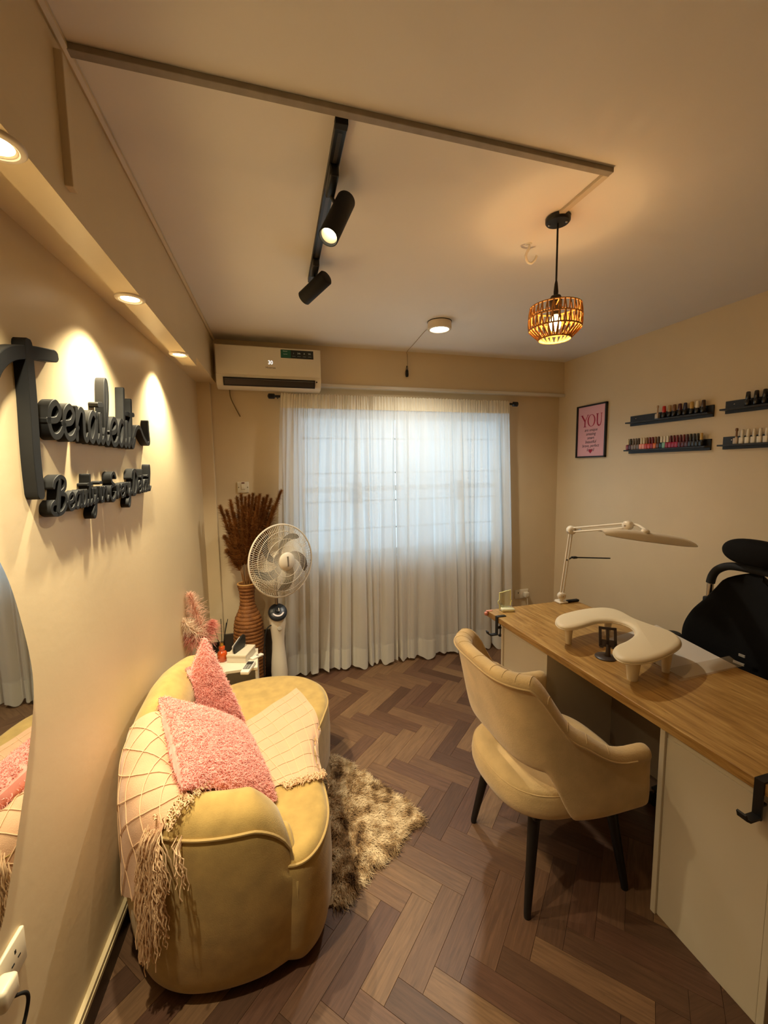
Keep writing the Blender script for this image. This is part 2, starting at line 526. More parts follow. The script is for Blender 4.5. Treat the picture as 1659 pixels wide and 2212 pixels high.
# ---- ceiling trunking
def trunk_bar(name, label, g, m=m_trunk):
    o = obj(name, g, m, smooth=False)
    return tag(o, label, 'trunking')
a = at_z(120, 78, ZC); b = at_z(1306, 372, ZC)
trunk_bar('cable_trunking', 'long grey painted cable trunking crossing the ceiling', bx(beam_x(1.19) + .01, b[0] + .012, 1.192, 1.216, ZC - .015, ZC, .002))
trunk_bar('cable_trunking', 'short cream cable trunking ending at the pendant lamp', bx(1.122, 1.144, 1.216, 1.45, ZC - .012, ZC, .002), mat('cream_trunking', (205, 190, 165), 0.5))
p0 = at_z(118, 115, 2.6)
ty0 = 1.172
trunk_bar('cable_trunking', 'upright beige trunking on the side of the left beam', bx(beam_x(ty0) - .003, beam_x(ty0) + .016, ty0 - .013, ty0 + .013, 2.335, ZC - .045, .002), m_wall)
# ---- track light
tr = thing('track_light', 'black ceiling track with two cylinder spotlights', 'track light', (.262, 1.73, ZC))
xa, xb = at_z(738, 252, ZC), at_z(672, 602, ZC)
dirn = (xb - xa) / np.linalg.norm(xb - xa)
ang = math.atan2(dirn[1], dirn[0])
def bar_between(a, b, wdt, h0, h1, bev=.002):
    L_ = np.linalg.norm((b - a)[:2]); an = math.atan2((b - a)[1], (b - a)[0])
    return xf(bx(0, L_, -wdt / 2, wdt / 2, h0, h1, bev), Matrix.Translation((a[0], a[1], 0)) @ Matrix.Rotation(an, 4, 'Z'))
obj('rail', bar_between(xa, xb, .034, ZC - .02, ZC), m_black, tr, smooth=False)
obj('rail_slot', bar_between(xa + dirn * .03, xb - dirn * .02, .012, ZC - .0205, ZC - .012, 0), mat('track_copper_groove', (60, 56, 52), 0.4), tr, smooth=False)
obj('end_cap', bar_between(xa - dirn * .004, xa + dirn * .02, .036, ZC - .021, ZC), m_blackm, tr, smooth=False)
def spot_head(adapt_y, back, front, r, on):
    back, front = np.array(back), np.array(front)
    d = (front - back); Ln = np.linalg.norm(d); d = d / Ln
    ax = xa + dirn * ((adapt_y - xa[1]) / dirn[1])
    ad = obj('adapter', bar_between(ax - dirn * .06, ax + dirn * .06, .03, ZC - .055, ZC - .018, .006), m_black, tr)
    mid = back + d * Ln * .35
    side = np.array([-dirn[0], -dirn[1], 0])
    st = ax + dirn * .045; st = np.array([st[0], st[1], ZC - .05])
    obj('stem', tube([st, st + (mid - st) * .55, mid], .006, 10), m_black, tr)
    prof = [(.004, 0), (r - .006, 0), (r, .006), (r, Ln - .003), (r - .003, Ln), (r - .005, Ln - .004), (r - .006, Ln - .035)]
    h = obj('spot_head', place(lathe(prof, 36, (0, 0, 0), True, False), back, d), m_blackm, tr)
    obj('reflector', place(lathe([(r - .006, Ln - .012), (r - .018, Ln - .034), (.012, Ln - .04)], 32, (0, 0, 0), False, True), back, d), m_cone, h)
    obj('lens', place(lathe([(.0005, Ln - .028), (r - .016, Ln - .028)], 32, (0, 0, 0), True, False), back, d), m_lampglow if on else m_cone, h, smooth=False)
    if on: lamp('spot_bulb', 'SPOT', front + d * .004, on, col=(1.0, .85, .58), parent=tr, direction=d, angle=75, blend=.7, radius=.025)
spot_head(1.44, at_y(748, 432, 1.525), at_y(709, 513, 1.44), .033, P_SPOT)
spot_head(2.04, at_y(706, 598, 2.03), at_y(656, 645, 2.15), .034, 0)

# ---- surface mounted round downlight(s)
def surf_light(c, r, label, power):
    t = thing('surface_downlight', label, 'ceiling light', (c[0], c[1], ZC))
    cc = (c[0], c[1], ZC)
    obj('housing', lathe([(r - .004, 0), (r, -.003), (r, -.048), (r - .004, -.052), (r - .016, -.052), (r - .018, -.046)], 40, cc, False, False), m_ring, t)
    obj('gasket', lathe([(r + .002, -.001), (r + .002, -.005)], 40, cc, True, True), m_blackm, t, smooth=False)
    obj('diffuser', lathe([(.0005, -.047), (r - .018, -.047)], 40, cc, True, False), m_lampglow, t, smooth=False)
    lamp('bulb', 'SPOT', (c[0], c[1], ZC - .056), power, col=(1.0, .92, .76), parent=t, direction=(0, 0, -1), angle=150, blend=.8, radius=.05)
dlc = at_z(950, 697, ZC)
surf_light((1.176, 2.665), .079, 'white round surface ceiling light near the window', P_SURF)

# ---- ceiling hook
hk = at_z(1142, 527, ZC)
hp = [at_y(1144, 520, 1.66), at_y(1143, 535, 1.66), at_y(1136, 552, 1.66), at_y(1139, 565, 1.66), at_y(1147, 569, 1.66), at_y(1155, 562, 1.66), at_y(1159, 553, 1.66)]
hp = [np.array([hk[0], hk[1], ZC + .003])] + [p + np.array([0, 0, 0]) for p in hp[1:]]
t = thing('ceiling_hook', 'cream painted metal hook in the ceiling beside the pendant lamp', 'hook', (hk[0], hk[1], ZC))
obj('hook', tube(catmull(hp, 6), .0055, 8), m_ceil, t)
obj('rose', lathe([(.014, 0), (.013, -.004), (.006, -.006)], 20, (hk[0], hk[1], ZC), True, True), m_ceil, t)

# ---- loose wire from the round light with a black connector
t = thing('loose_cable', 'thin loose cable with a black connector hanging from the ceiling edge', 'cable', (1.19, 3.38, ZC))
wp = [(1.13, 2.71, ZC - .03), (1.15, 2.86, ZC - .004), (1.18, 3.15, ZC - .003), (1.20, 3.375, ZC - .004), (1.205, 3.386, ZC - .03), (1.205, 3.384, ZC - .09), (1.20, 3.38, ZC - .13)]
obj('wire', tube(catmull(wp, 6), .0022, 6), mat('beige_wire', (170, 150, 115), .6), t)
cz = at_y(871, 806, 3.38)
cn = obj('connector', lathe([(.004, .03), (.012, .022), (.0135, -.012), (.011, -.026), (.004, -.03)], 12, (1.199, 3.38, cz[2])), m_blackm, t)
obj('lead', join(tube([(1.192, 3.38, cz[2] + .02), (1.197, 3.38, cz[2] + .06)], .003, 6), tube([(1.206, 3.38, cz[2] + .02), (1.203, 3.38, cz[2] + .06)], .003, 6)), m_blackm, cn)

# ---- pendant lamp
PX, PY = 1.147, 1.471
t = thing('pendant_lamp', 'pendant lamp with woven rope drum shade and glowing bulb', 'pendant lamp', (PX, PY, ZC))
obj('canopy', lathe([(.042, 0), (.046, -.004), (.046, -.016), (.042, -.021), (.008, -.023)], 40, (PX, PY, ZC), True, True), m_black, t)
for s_ in (-1, 1):
    obj('screw', lathe([(.005, -.0235), (.004, -.026), (.001, -.027)], 10, (PX + s_ * .024, PY - .02 * s_, ZC)), m_chrome, t)
zt_ = 2.352
obj('cord', tube([(PX, PY, ZC - .02), (PX, PY, zt_ + .05)], .0036, 10), m_blackm, t)
obj('strain_relief', lathe([(.004, .07), (.006, .06), (.009, .03), (.008, .012)], 16, (PX, PY, zt_)), m_blackm, t)
obj('socket', lathe([(.008, .018), (.018, .014), (.024, .002), (.024, -.02), (.02, -.024), (.02, -.06)], 24, (PX, PY, zt_)), m_blackm, t)
m_rope = mat('tan_paper_rope', (182, 128, 62), 0.8, vary=.2, vscale=60, bump=.3, bscale=200)
SZ0, SZ1 = 2.318, 2.214          # drum top, bottom
SR = .1
zz = [SZ0 + .004, SZ0 - .045, SZ0 - .098, SZ1 - .012]
rr_ = [SR * .94, SR, SR * .985, SR * .55]
for z, r in zip([SZ0 + .006, SZ0 - .036, SZ0 - .078, SZ1 - .012], [SR * .95, SR, SR * .98, SR * .60]):
    obj('hoop', tube([(PX + r * math.cos(q), PY + r * math.sin(q), z) for q in np.linspace(0, 2 * math.pi, 48, endpoint=False)], .0032, 6, True), m_rope, t)
tiers = [((SR * .95, SZ0 + .006), (SR, SZ0 - .036)), ((SR, SZ0 - .036), (SR * .98, SZ0 - .078)), ((SR * .98, SZ0 - .078), (SR * .60, SZ1 - .012))]
for (ra_, za), (rb_, zb) in tiers:
    gs = []
    n = 30
    for i in range(n):
        a0 = 2 * math.pi * (i + random.uniform(-.12, .12)) / n
        for da in (-.055, .055):
            a1 = a0 + da * random.uniform(.7, 1.3)
            gs.append(tube([(PX + ra_ * math.cos(a0), PY + ra_ * math.sin(a0), za), (PX + (ra_ + rb_) / 2 * 1.01 * math.cos((a0 + a1) / 2), PY + (ra_ + rb_) / 2 * 1.01 * math.sin((a0 + a1) / 2), (za + zb) / 2), (PX + rb_ * math.cos(a1), PY + rb_ * math.sin(a1), zb)], .0028, 5))
    obj('rope_weave', join(*gs), m_rope, t, kind='stuff')
obj('spider', join(*[tube([(PX, PY, SZ0 + .01), (PX + SR * .95 * math.cos(q), PY + SR * .95 * math.sin(q), SZ0 + .007)], .002, 6) for q in (0, 2.09, 4.19)]), m_rope, t)
m_bulb = emis('bulb_glow', (1.0, 0.72, 0.30), 14.0)
obj('bulb', lathe([(.011, -.055), (.012, -.062), (.019, -.076), (.0225, -.092), (.020, -.108), (.011, -.119), (.001, -.122)], 24, (PX, PY, zt_)), m_bulb, t)
lamp('pendant_bulb', 'POINT', (PX, PY, zt_ - .135), P_PEND, col=(1.0, .62, .25), parent=t, radius=.03)

# ---- air conditioner
c0 = at_y(462, 742, 3.2); c1 = at_y(693, 845, 3.2)
AX0, AX1, AZ0, AZ1 = -.272, .458, 2.283, 2.570
m_ac = mat('white_ac_shell', (222, 212, 192), 0.32, spec=.5)
t = thing('air_conditioner', 'white wall split air conditioner with green and black sticker', 'air conditioner', ((AX0 + AX1) / 2, YBEAM, AZ0))
prof = [(3.394, AZ0 + .012), (3.32, AZ0), (3.25, AZ0 + .004), (3.222, AZ0 + .02), (3.205, AZ0 + .055), (3.197, AZ0 + .10), (3.195, AZ0 + .17), (3.196, AZ1 - .012), (3.203, AZ1), (3.394, AZ1 + .004)]
def ext_x(prof, x0, x1):
    m_ = len(prof)
    V = [(x, y, z) for x in (x0, x1) for y, z in prof]
    F = [(i, (i + 1) % m_, m_ + (i + 1) % m_, m_ + i) for i in range(m_)] + [tuple(range(m_ - 1, -1, -1)), tuple(range(m_, 2 * m_))]
    return V, F
obj('body', ext_x(prof, AX0, AX1), m_ac, t)
obj('front_panel', bx(AX0 + .003, AX1 - .003, 3.190, 3.2, AZ0 + .085, AZ1 - .004, .004), m_ac, t)
obj('outlet', ext_x([(3.2, AZ0 + .068), (3.194, AZ0 + .066), (3.203, AZ0 + .032), (3.222, AZ0 + .012), (3.24, AZ0 + .03)], AX0 + .045, AX1 - .045), mat('dark_vent', (14, 13, 12), .6), t)
obj('louvre', ext_x([(3.188, AZ0 + .050), (3.190, AZ0 + .053), (3.206, AZ0 + .022), (3.204, AZ0 + .018)], AX0 + .055, AX1 - .055), mat('dark_louvre', (46, 42, 38), .35), t)
obj('louvre_trim', tube([(AX0 + .055, 3.186, AZ0 + .054), (AX1 - .055, 3.186, AZ0 + .054)], .0013, 6), mat('grey_trim', (120, 112, 100), .4), t)
m_print = mat('grey_print', (96, 84, 66), .6)
def wall_text(s, size, cx, y, cz, m, parent, name='lettering', sx=1.0):
    g = text_geo(s, size)
    g = ([(v[0] * sx + cx, y - v[2], v[1] + cz) for v in g[0]], g[1])
    return obj(name, g, m, parent, smooth=False)
wall_text('Hisense', .022, .098, 3.1895, 2.425, m_print, t, 'brand_lettering')
wall_text('30', .038, .098, 3.1895, 2.460, emis('display_glow', (1, .95, .88), 1.0), t, 'display_digits', .9)
m_green = mat('green_sticker', (6, 84, 66), .4); m_blk = mat('black_sticker', (14, 20, 20), .4)
st = obj('sticker', bx(.172, .405, 3.1885, 3.1905, 2.498, 2.556, .0008, 1), m_blk, t, smooth=False)
obj('sticker_panel', bx(.174, .243, 3.1878, 3.19, 2.500, 2.554), m_green, st, smooth=False)
m_pale = mat('pale_print', (205, 215, 208), .5)
wall_text('Hisense', .010, .203, 3.1876, 2.545, m_pale, st)
wall_text('Inverter', .009, .205, 3.1876, 2.525, m_pale, st)
for i, s_ in enumerate(('i', '24h', 'A', 'Wi')):
    wall_text(s_, .016, .263 + i * .038, 3.1884, 2.534, m_pale, st)
    obj('caption_bar', bx(.252 + i * .038, .276 + i * .038, 3.1882, 3.19, 2.512, 2.515), mat('grey_caption', (120, 130, 126), .5), st, smooth=False)
obj('receiver', bx(AX1 - .038, AX1 - .028, 3.2, 3.212, AZ0 + .052, AZ0 + .060), m_blackm, t, smooth=False)
# cable below it, drain trunking beside it
cp = [at_y(496, 838, 3.40), at_y(498, 858, 3.41), at_y(508, 880, 3.43), at_y(519, 900, 3.445)]
o = obj('hanging_cable', tube(catmull(cp, 6), .004, 8), mat('brown_cable', (120, 98, 60), .6)); tag(o, 'short brown cable dangling below the air conditioner', 'cable')
z0 = at_y(700, 837, YBEAM)[2]
o = obj('pipe_trunking', bx(.44, XR - .002, YBEAM - .022, YBEAM, BEAMZ - .004, BEAMZ + .022, .004), m_white); tag(o, 'white slim trunking running right from the air conditioner above the curtain', 'trunking')

# ---- curtain rod and curtain
RY, RZ = 3.372, 2.256
t = thing('curtain_rod', 'dark curtain rod with ribbed barrel ends above the window', 'curtain rod', (1.15, RY, RZ))
m_rod = mat('dark_bronze_rod', (34, 30, 28), .4, metal=.3)
obj('pole', cyl((.13, RY, RZ), (2.20, RY, RZ), .0095, 14), m_rod, t)
for x0, s_ in ((.13, -1), (2.20, 1)):
    pr_ = [(.008, 0), (.013, .004)] + [(.0215 - .003 * (i % 2), .008 + i * .005) for i in range(9)] + [(.012, .055), (.002, .058)]
    obj('finial', place(lathe(pr_, 20), (x0, RY, RZ), (s_, 0, 0)), m_rod, t)
for x in (.15, 2.185):
    obj('bracket', tube([(x, RY, RZ), (x, YB + .002, RZ)], .006, 8), m_rod, t)

def sheer(name, colr, tr_, tl, df):
    return mix_mat(name, [('ShaderNodeBsdfTransparent', (1, 1, 1), tr_, 0), ('ShaderNodeBsdfTranslucent', colr, tl, 0), ('ShaderNodeBsdfDiffuse', colr, df, 1.0)])
m_sheer = sheer('sheer_voile', (.90, .89, .86), .055, .52, .425)
m_head = sheer('gathered_heading_tape', (.86, .80, .66), .01, .16, .83)
m_sheer2 = sheer('double_voile', (.86, .84, .78), .04, .36, .60)
def curtain(x0, x1, b0, b1, seed, label):
    r_ = np.random.default_rng(seed)
    nf = 11
    ph = r_.uniform(0, 6.28, 8)
    warp = lambda u: u + .012 * math.sin(9 * u + ph[0]) + .008 * math.sin(23 * u + ph[1])
    ztop, zbot = RZ + .020, .026
    def pt(u, v, off=0.0):
        z = zbot + (ztop - zbot) * v
        d = 1 - v
        xt = x0 + (x1 - x0) * u; xb = b0 + (b1 - b0) * u
        k = min(1, d / .12)
        x = xt + (xb - xt) * d ** .8
        drift = .014 * math.sin(4 * u * 6.28 + ph[2]) * d + .03 * math.sin(1.7 * u * 6.28 + ph[6]) * d + .006 * math.sin(9 * u * 6.28 + 3 * d)
        uu = warp(u + drift)
        big = math.sin(nf * uu * 6.28 / 2 * 2 + ph[3] + 1.1 * math.sin(9 * uu + ph[4]) + .6 * math.sin(21 * uu + ph[6]))
        big = math.copysign(abs(big) ** .8, big)
        mid = math.sin(2.13 * nf * uu * 6.28 + ph[5])
        fine = math.sin(46 * uu * 6.28 + 1.2 * math.sin(31 * uu + ph[7]))
        amp = .006 + .034 * min(1, d * 1.5) * (0.72 + .55 * math.sin(3.1 * u * 6.28 + ph[1]))
        y = RY - .020 + big * amp * k + mid * .007 * (1 - .4 * d) * k + fine * (.006 * (1 - k) + .0012)
        x += .35 * amp * math.cos(nf * uu * 6.28 + ph[3]) * k
        if d < .05: y -= .004
        zz_ = z + (.012 * math.sin(11 * u * 6.28 + ph[4]) * (1 - v) ** 6 + .010 * big * (1 - v) ** 8 if v < .5 else .004 * math.sin(40 * u * 6.28) * (v > .98))
        return (x, y + off, zz_)
    t = thing('sheer_curtain', label, 'curtain', ((x0 + x1) / 2, RY, 0))
    obj('cloth', grid(lambda u, v: pt(u, v), 330, 46), m_sheer, t)
    obj('heading', grid(lambda u, v: pt(u, .952 + .048 * v, -.004), 330, 5), m_head, t)
    obj('hem', grid(lambda u, v: pt(u, .075 * v, -.003), 330, 6), m_sheer2, t)
    return t
curtain(.168, 1.080, .06, 1.086, 3, 'gathered white sheer curtain panel on the fan side of the window')
curtain(1.080, 2.152, 1.092, 2.215, 11, 'gathered white sheer curtain panel on the desk side of the window')

# ---- switch and sockets
m_plate = mat('white_switch_plate', (228, 216, 190), .35)
t = thing('wall_switch', 'white isolator switch plate with red lamp above the dried grass', 'switch', (-.138, YB, 1.565))
obj('plate', bx(-.181, -.096, YB - .010, YB, 1.523, 1.608, .003), m_plate, t)
obj('rocker', bx(-.152, -.124, YB - .014, YB - .008, 1.548, 1.588, .002), m_plate, t)
obj('indicator', bx(-.15, -.127, YB - .0125, YB - .009, 1.595, 1.603, .001), mat('dark_red_lens', (110, 22, 14), .3), t)
for x in (-.172, -.105):
    obj('screw', lathe([(.004, 0), (.003, .002)], 10), mat('dark_screw', (90, 74, 50), .5), t, local=True).location = (x + .138, -.010, 0)
for ch in [o for o in bpy.data.objects if o.parent == t and o.name.startswith('screw')]:
    ch.rotation_euler = (math.pi / 2, 0, 0)
t = thing('wall_socket', 'white double wall socket with plug beside the curtain', 'socket', (2.39, YB, .46))
obj('plate', bx(2.317, 2.463, YB - .012, YB, .415, .505, .004), m_plate, t)
obj('pin_hole', bx(2.345, 2.352, YB - .0135, YB - .011, .468, .482), m_blackm, t, smooth=False)
t = thing('power_plug', 'white power plug with white lead in the socket beside the curtain', 'plug', (2.425, YB - .012, .455))
obj('plug_body', bx(2.40, 2.452, YB - .050, YB - .011, .43, .483, .01), m_plate, t)
obj('lead', tube(catmull([(2.428, YB - .04, .435), (2.43, YB - .05, .36), (2.42, YB - .06, .2), (2.40, YB - .08, .01)], 6), .0035, 8), m_plate, t)
# left wall socket (on the slanted wall)
def wallM(y, z, off=0.0):
    """local x along wall (+y side), local y up, local z out of the wall."""
    ux = Vector((WS, 1, 0)).normalized(); n = Vector((1, -WS, 0)).normalized()
    p = Vector((wx(y), y, z)) + n * off
    return Matrix(((ux.x, 0, n.x, p.x), (ux.y, 0, n.y, p.y), (0, 1, 0, p.z), (0, 0, 0, 1)))
sk = at_w(25, 2095)
t = thing('wall_socket', 'white double wall socket below the wavy mirror', 'socket', (wx(1.03), 1.03, .585))
MW = wallM(1.03, .585)
obj('plate', xf(bx(-.073, .073, -.043, .043, 0, .010, .003), MW), m_plate, t)
for dx in (-.035, .035):
    for q in ((0, .016, .005, .009), (-.011, -.006, .009, .004), (.011, -.006, .009, .004)):
        obj('pin_hole', xf(bx(dx + q[0] - q[2] / 2, dx + q[0] + q[2] / 2, q[1] - q[3] / 2, q[1] + q[3] / 2, .0095, .0108), MW), m_blackm, t, smooth=False)
t = thing('power_plug', 'white power plug with black lead in the socket below the mirror', 'plug', (wx(.99), .99, .575))
obj('plug_body', xf(bx(-.062, -.012, -.024, .026, .010, .045, .008), MW), m_plate, t)
obj('lead', tube(catmull([tuple(MW @ Vector(p)) for p in ((-.03, -.02, .04), (-.005, -.05, .05), (-.01, -.10, .045), (-.06, -.16, .04), (-.1, -.3, .03), (-.12, -.45, .02))], 6), .0038, 8), m_blackm, t)
# ---- white mini trunking along the left wall
m_trk2 = mat('cream_mini_trunking', (196, 178, 140), .4)
o = obj('mini_trunking', join(wall_quad(YF, 3.30, .086, .099, -.017), wall_quad(YF, 3.30, .102, .114, -.014)), m_trk2, smooth=False)
tag(o, 'cream twin cable strip running above the skirting beside the sofa', 'trunking')
# ---- wavy mirror
edge = [at_w(*p, .012) for p in ((72, 1480), (45, 1340), (0, 1215), (60, 1640), (35, 1820), (20, 1910), (0, 2010))]
ey_ = lambda p: (p[1], p[2])
e3, e2, e1, e4, e5, e6, e7 = [ey_(p) for p in edge]
mir = [e7, e6, e5, e4, e3, e2, e1, (e1[0] - .10, e1[1] + .14), (e1[0] - .17, e1[1] + .26), (e1[0] - .38, e1[1] + .34), (e1[0] - .62, e1[1] + .26), (e1[0] - .70, e1[1] - .02),
       (e1[0] - .60, e1[1] - .26), (e1[0] - .66, e1[1] - .48), (e1[0] - .58, e7[1] + .12), (e1[0] - .40, e7[1] + .02), (e7[0] - .07, e7[1] - .012)]
mc = catmull(mir, 6, True)
t = thing('wavy_mirror', 'frameless wavy edged mirror on the wall beside the sofa', 'mirror', (wx(e3[0] - .3), e3[0] - .3, e7[1]))
def wall_prism(poly, o0, o1):
    n = Vector((1, -WS, 0)).normalized(); m_ = len(poly)
    V = []
    for off in (o0, o1):
        V += [tuple(Vector((wx(p[0]), p[0], p[1])) + n * off) for p in poly]
    F = [(i, (i + 1) % m_, m_ + (i + 1) % m_, m_ + i) for i in range(m_)] + [tuple(range(m_ - 1, -1, -1)), tuple(range(m_, 2 * m_))]
    return V, F
obj('backing', wall_prism(mc, 0.001, .0095), mat('mirror_edge', (96, 84, 58), .3, metal=.6), t, smooth=False)
obj('glass', wall_prism(mc, .0094, .013), mat('silvered_glass', (225, 228, 226), .015, metal=1.0), t, smooth=False)

# ================================================================== WALL LETTERING (script strokes cut from thick board)
GL = {
 'e': (.75, [[(0, .42), (.45, .5), (.62, .78), (.42, 1.0), (.14, .78), (.06, .35), (.26, .0), (.58, .05), (.85, .38)]]),
 'n': (.80, [[(.06, 1), (.05, .5), (.04, 0)], [(.05, .5), (.28, .97), (.5, .92), (.52, .5), (.53, .14), (.66, 0), (.88, .3)]]),
 'a': (.80, [[(.56, .86), (.32, 1), (.06, .62), (.08, .12), (.28, 0), (.5, .35), (.6, 1)], [(.6, 1), (.57, .5), (.58, .12), (.7, 0), (.9, .32)]]),
 'i': (.40, [[(.1, 1), (.08, .5), (.1, .12), (.22, 0), (.44, .32)], [(-.02, 1.36), (.26, 1.4)]]),
 'l': (.42, [[(-.02, .3), (.2, .9), (.33, 1.7), (.28, 2.3), (.14, 2.3), (.09, 1.6), (.08, .5), (.1, .1), (.24, 0), (.46, .32)]]),
 'd': (.80, [[(.56, .86), (.32, 1), (.06, .62), (.08, .12), (.28, 0), (.5, .35), (.6, 1)], [(.66, 2.35), (.62, 1.3), (.58, .5), (.58, .12), (.7, 0), (.9, .32)]]),
 't': (.46, [[(.16, 2.0), (.14, 1.2), (.11, .5), (.13, .1), (.26, 0), (.48, .32)], [(-.12, 1.36), (.42, 1.42)]]),
 'u': (.76, [[(.06, 1), (.03, .5), (.05, .1), (.2, 0), (.42, .3), (.52, 1)], [(.52, 1), (.5, .5), (.51, .12), (.62, 0), (.82, .32)]]),
 'y': (.70, [[(.06, 1), (.04, .5), (.1, .08), (.26, .08), (.46, .5)], [(.54, 1), (.5, .2), (.42, -.6), (.24, -.95), (.08, -.72), (.24, -.3), (.72, .25)]]),
 'v': (.66, [[(.0, .95), (.1, .4), (.22, 0), (.42, .4), (.5, 1), (.74, .85)]]),
 'r': (.56, [[(.06, 1), (.05, .5), (.04, 0)], [(.05, .5), (.24, .97), (.48, .92), (.5, .78)]]),
 'B': (1.10, [[(.38, 1.85), (.3, 1.0), (.18, .05)], [(-.18, 1.5), (-.05, 1.85), (.4, 2.1), (.86, 1.9), (.84, 1.4), (.38, 1.08)], [(.38, 1.08), (.9, .95), (.98, .4), (.6, -.05), (.05, -.12), (-.34, .05), (-.36, .4), (-.12, .62)]]),
 'E': (.90, [[(.82, 1.65), (.6, 1.98), (.22, 1.85), (.18, 1.35), (.62, 1.08)], [(.62, 1.08), (.1, .9), (.0, .3), (.3, -.12), (.7, .05), (.92, .45)]]),
 'D': (1.05, [[(.34, 1.85), (.28, 1.0), (.14, .05)], [(-.2, 1.4), (0, 1.9), (.5, 2.05), (.95, 1.5), (.9, .6), (.5, .0), (.05, -.05), (-.15, .15)]]),
}
def ribbon(path, wdt, o0, o1):
    """path of (along wall, height); flat band with rounded ends standing off the wall."""
    P = [np.array(p, float) for p in catmull(path, 7)] if len(path) > 2 else [np.array(p, float) for p in path]
    outl, outr = [], []
    m_ = len(P)
    for i in range(m_):
        t_ = P[min(i + 1, m_ - 1)] - P[max(i - 1, 0)]; t_ = t_ / (np.linalg.norm(t_) + 1e-12)
        n = np.array([-t_[1], t_[0]]) * wdt / 2
        if i == 0:
            for q in (60, 30): outl.append(P[0] - t_ * wdt / 2 * math.sin(math.radians(q)) + n * math.cos(math.radians(q))); outr.append(P[0] - t_ * wdt / 2 * math.sin(math.radians(q)) - n * math.cos(math.radians(q)))
        outl.append(P[i] + n); outr.append(P[i] - n)
        if i == m_ - 1:
            for q in (30, 60): outl.append(P[i] + t_ * wdt / 2 * math.sin(math.radians(q)) + n * math.cos(math.radians(q))); outr.append(P[i] + t_ * wdt / 2 * math.sin(math.radians(q)) - n * math.cos(math.radians(q)))
    nn = Vector((1, -WS, 0)).normalized(); k = len(outl); V, F = [], []
    for a_, b_ in zip(outl, outr):
        for p, o_ in ((a_, o0), (a_, o1 - .0012), (a_ * .94 + b_ * .06, o1), (b_ * .94 + a_ * .06, o1), (b_, o1 - .0012), (b_, o0)):
            V.append(tuple(Vector((wx(p[0]), p[0], p[1])) + nn * o_))
    for i in range(k - 1):
        for q in range(6):
            q2 = (q + 1) % 6
            F.append((i * 6 + q, i * 6 + q2, (i + 1) * 6 + q2, (i + 1) * 6 + q))
    F.append(tuple(range(5, -1, -1))); F.append(tuple((k - 1) * 6 + q for q in range(6)))
    return V, F
m_sign = mat('black_painted_board', (21, 22, 24), .6, vary=.06, vscale=30, spec=.3)
OFF = .030
def wp_(px, py): 
    p = at_w(px, py, OFF); return (p[1], p[2])
t = thing('wall_sign', 'large black script lettering Teenailedit on the left wall', 'sign', (wx(1.7), 1.7, 1.65))
O0 = -.001
# big initial T: stem, crossbar
stem = [wp_(64, 745), wp_(74, 860), wp_(82, 980), wp_(91, 1066)]
bar = [wp_(-14, 828), wp_(2, 788), wp_(30, 764), wp_(70, 762), wp_(122, 770)]
obj('letter', join(ribbon(stem, .034, O0, OFF), ribbon(bar, .034, O0, OFF - .001)), m_sign, t, sharp=28)
a0 = at_w(98, 955, OFF); a1 = at_w(276, 962, OFF)
base0, base1 = at_w(110, 945, OFF), at_w(270, 955, OFF)
word = 'eenailedit'
tot = sum(GL[c][0] for c in word)
la0, la1 = at_w(97, 900, OFF)[1] + .012, at_w(288, 900, OFF)[1]
ux_ = (la1 - la0) / tot; uz_ = .094; zb_ = base0[2] + .006
xx = la0
for c in word:
    wd_, st_ = GL[c]
    gs = [ribbon([(xx + (p[0] + .10 * p[1]) * ux_, zb_ + p[1] * uz_) for p in s_], .0185, O0, OFF - .0006 * k_) for k_, s_ in enumerate(st_)]
    obj('letter', join(*gs), m_sign, t, sharp=28)
    xx += wd_ * ux_
sw = [wp_(288, 955), wp_(292, 940), wp_(297, 925), wp_(304, 925), wp_(312, 945), wp_(320, 958), wp_(324, 955), wp_(322, 930), wp_(321, 912)]
obj('swash', ribbon(sw, .018, O0, OFF - .001), m_sign, t, sharp=28)

t = thing('wall_sign', 'smaller black script lettering Beauty in Every Detail on the left wall', 'sign', (wx(1.75), 1.75, 1.55))
s2 = 'Beauty in Every Detail'
tot = sum(GL[c][0] if c != ' ' else .30 for c in s2)
la0, la1 = wp_(114, 1090)[0] + .02, wp_(326, 1050)[0]
zb0, zb1 = wp_(125, 1110)[1] + .004, wp_(322, 1062)[1] + .008
ux_ = (la1 - la0) / tot; uz_ = .047
xx = la0
for c in s2:
    if c == ' ':
        xx += .30 * ux_; continue
    wd_, st_ = GL[c]; zb_ = zb0 + (zb1 - zb0) * (xx - la0) / (la1 - la0)
    sw_ = .0125 if c in 'BED' else .0105
    gs = [ribbon([(xx + (p[0] + .10 * p[1]) * ux_, zb_ + p[1] * uz_) for p in s_], sw_, O0, OFF - .0006 * k_) for k_, s_ in enumerate(st_)]
    obj('letter', join(*gs), m_sign, t, sharp=28)
    xx += wd_ * ux_

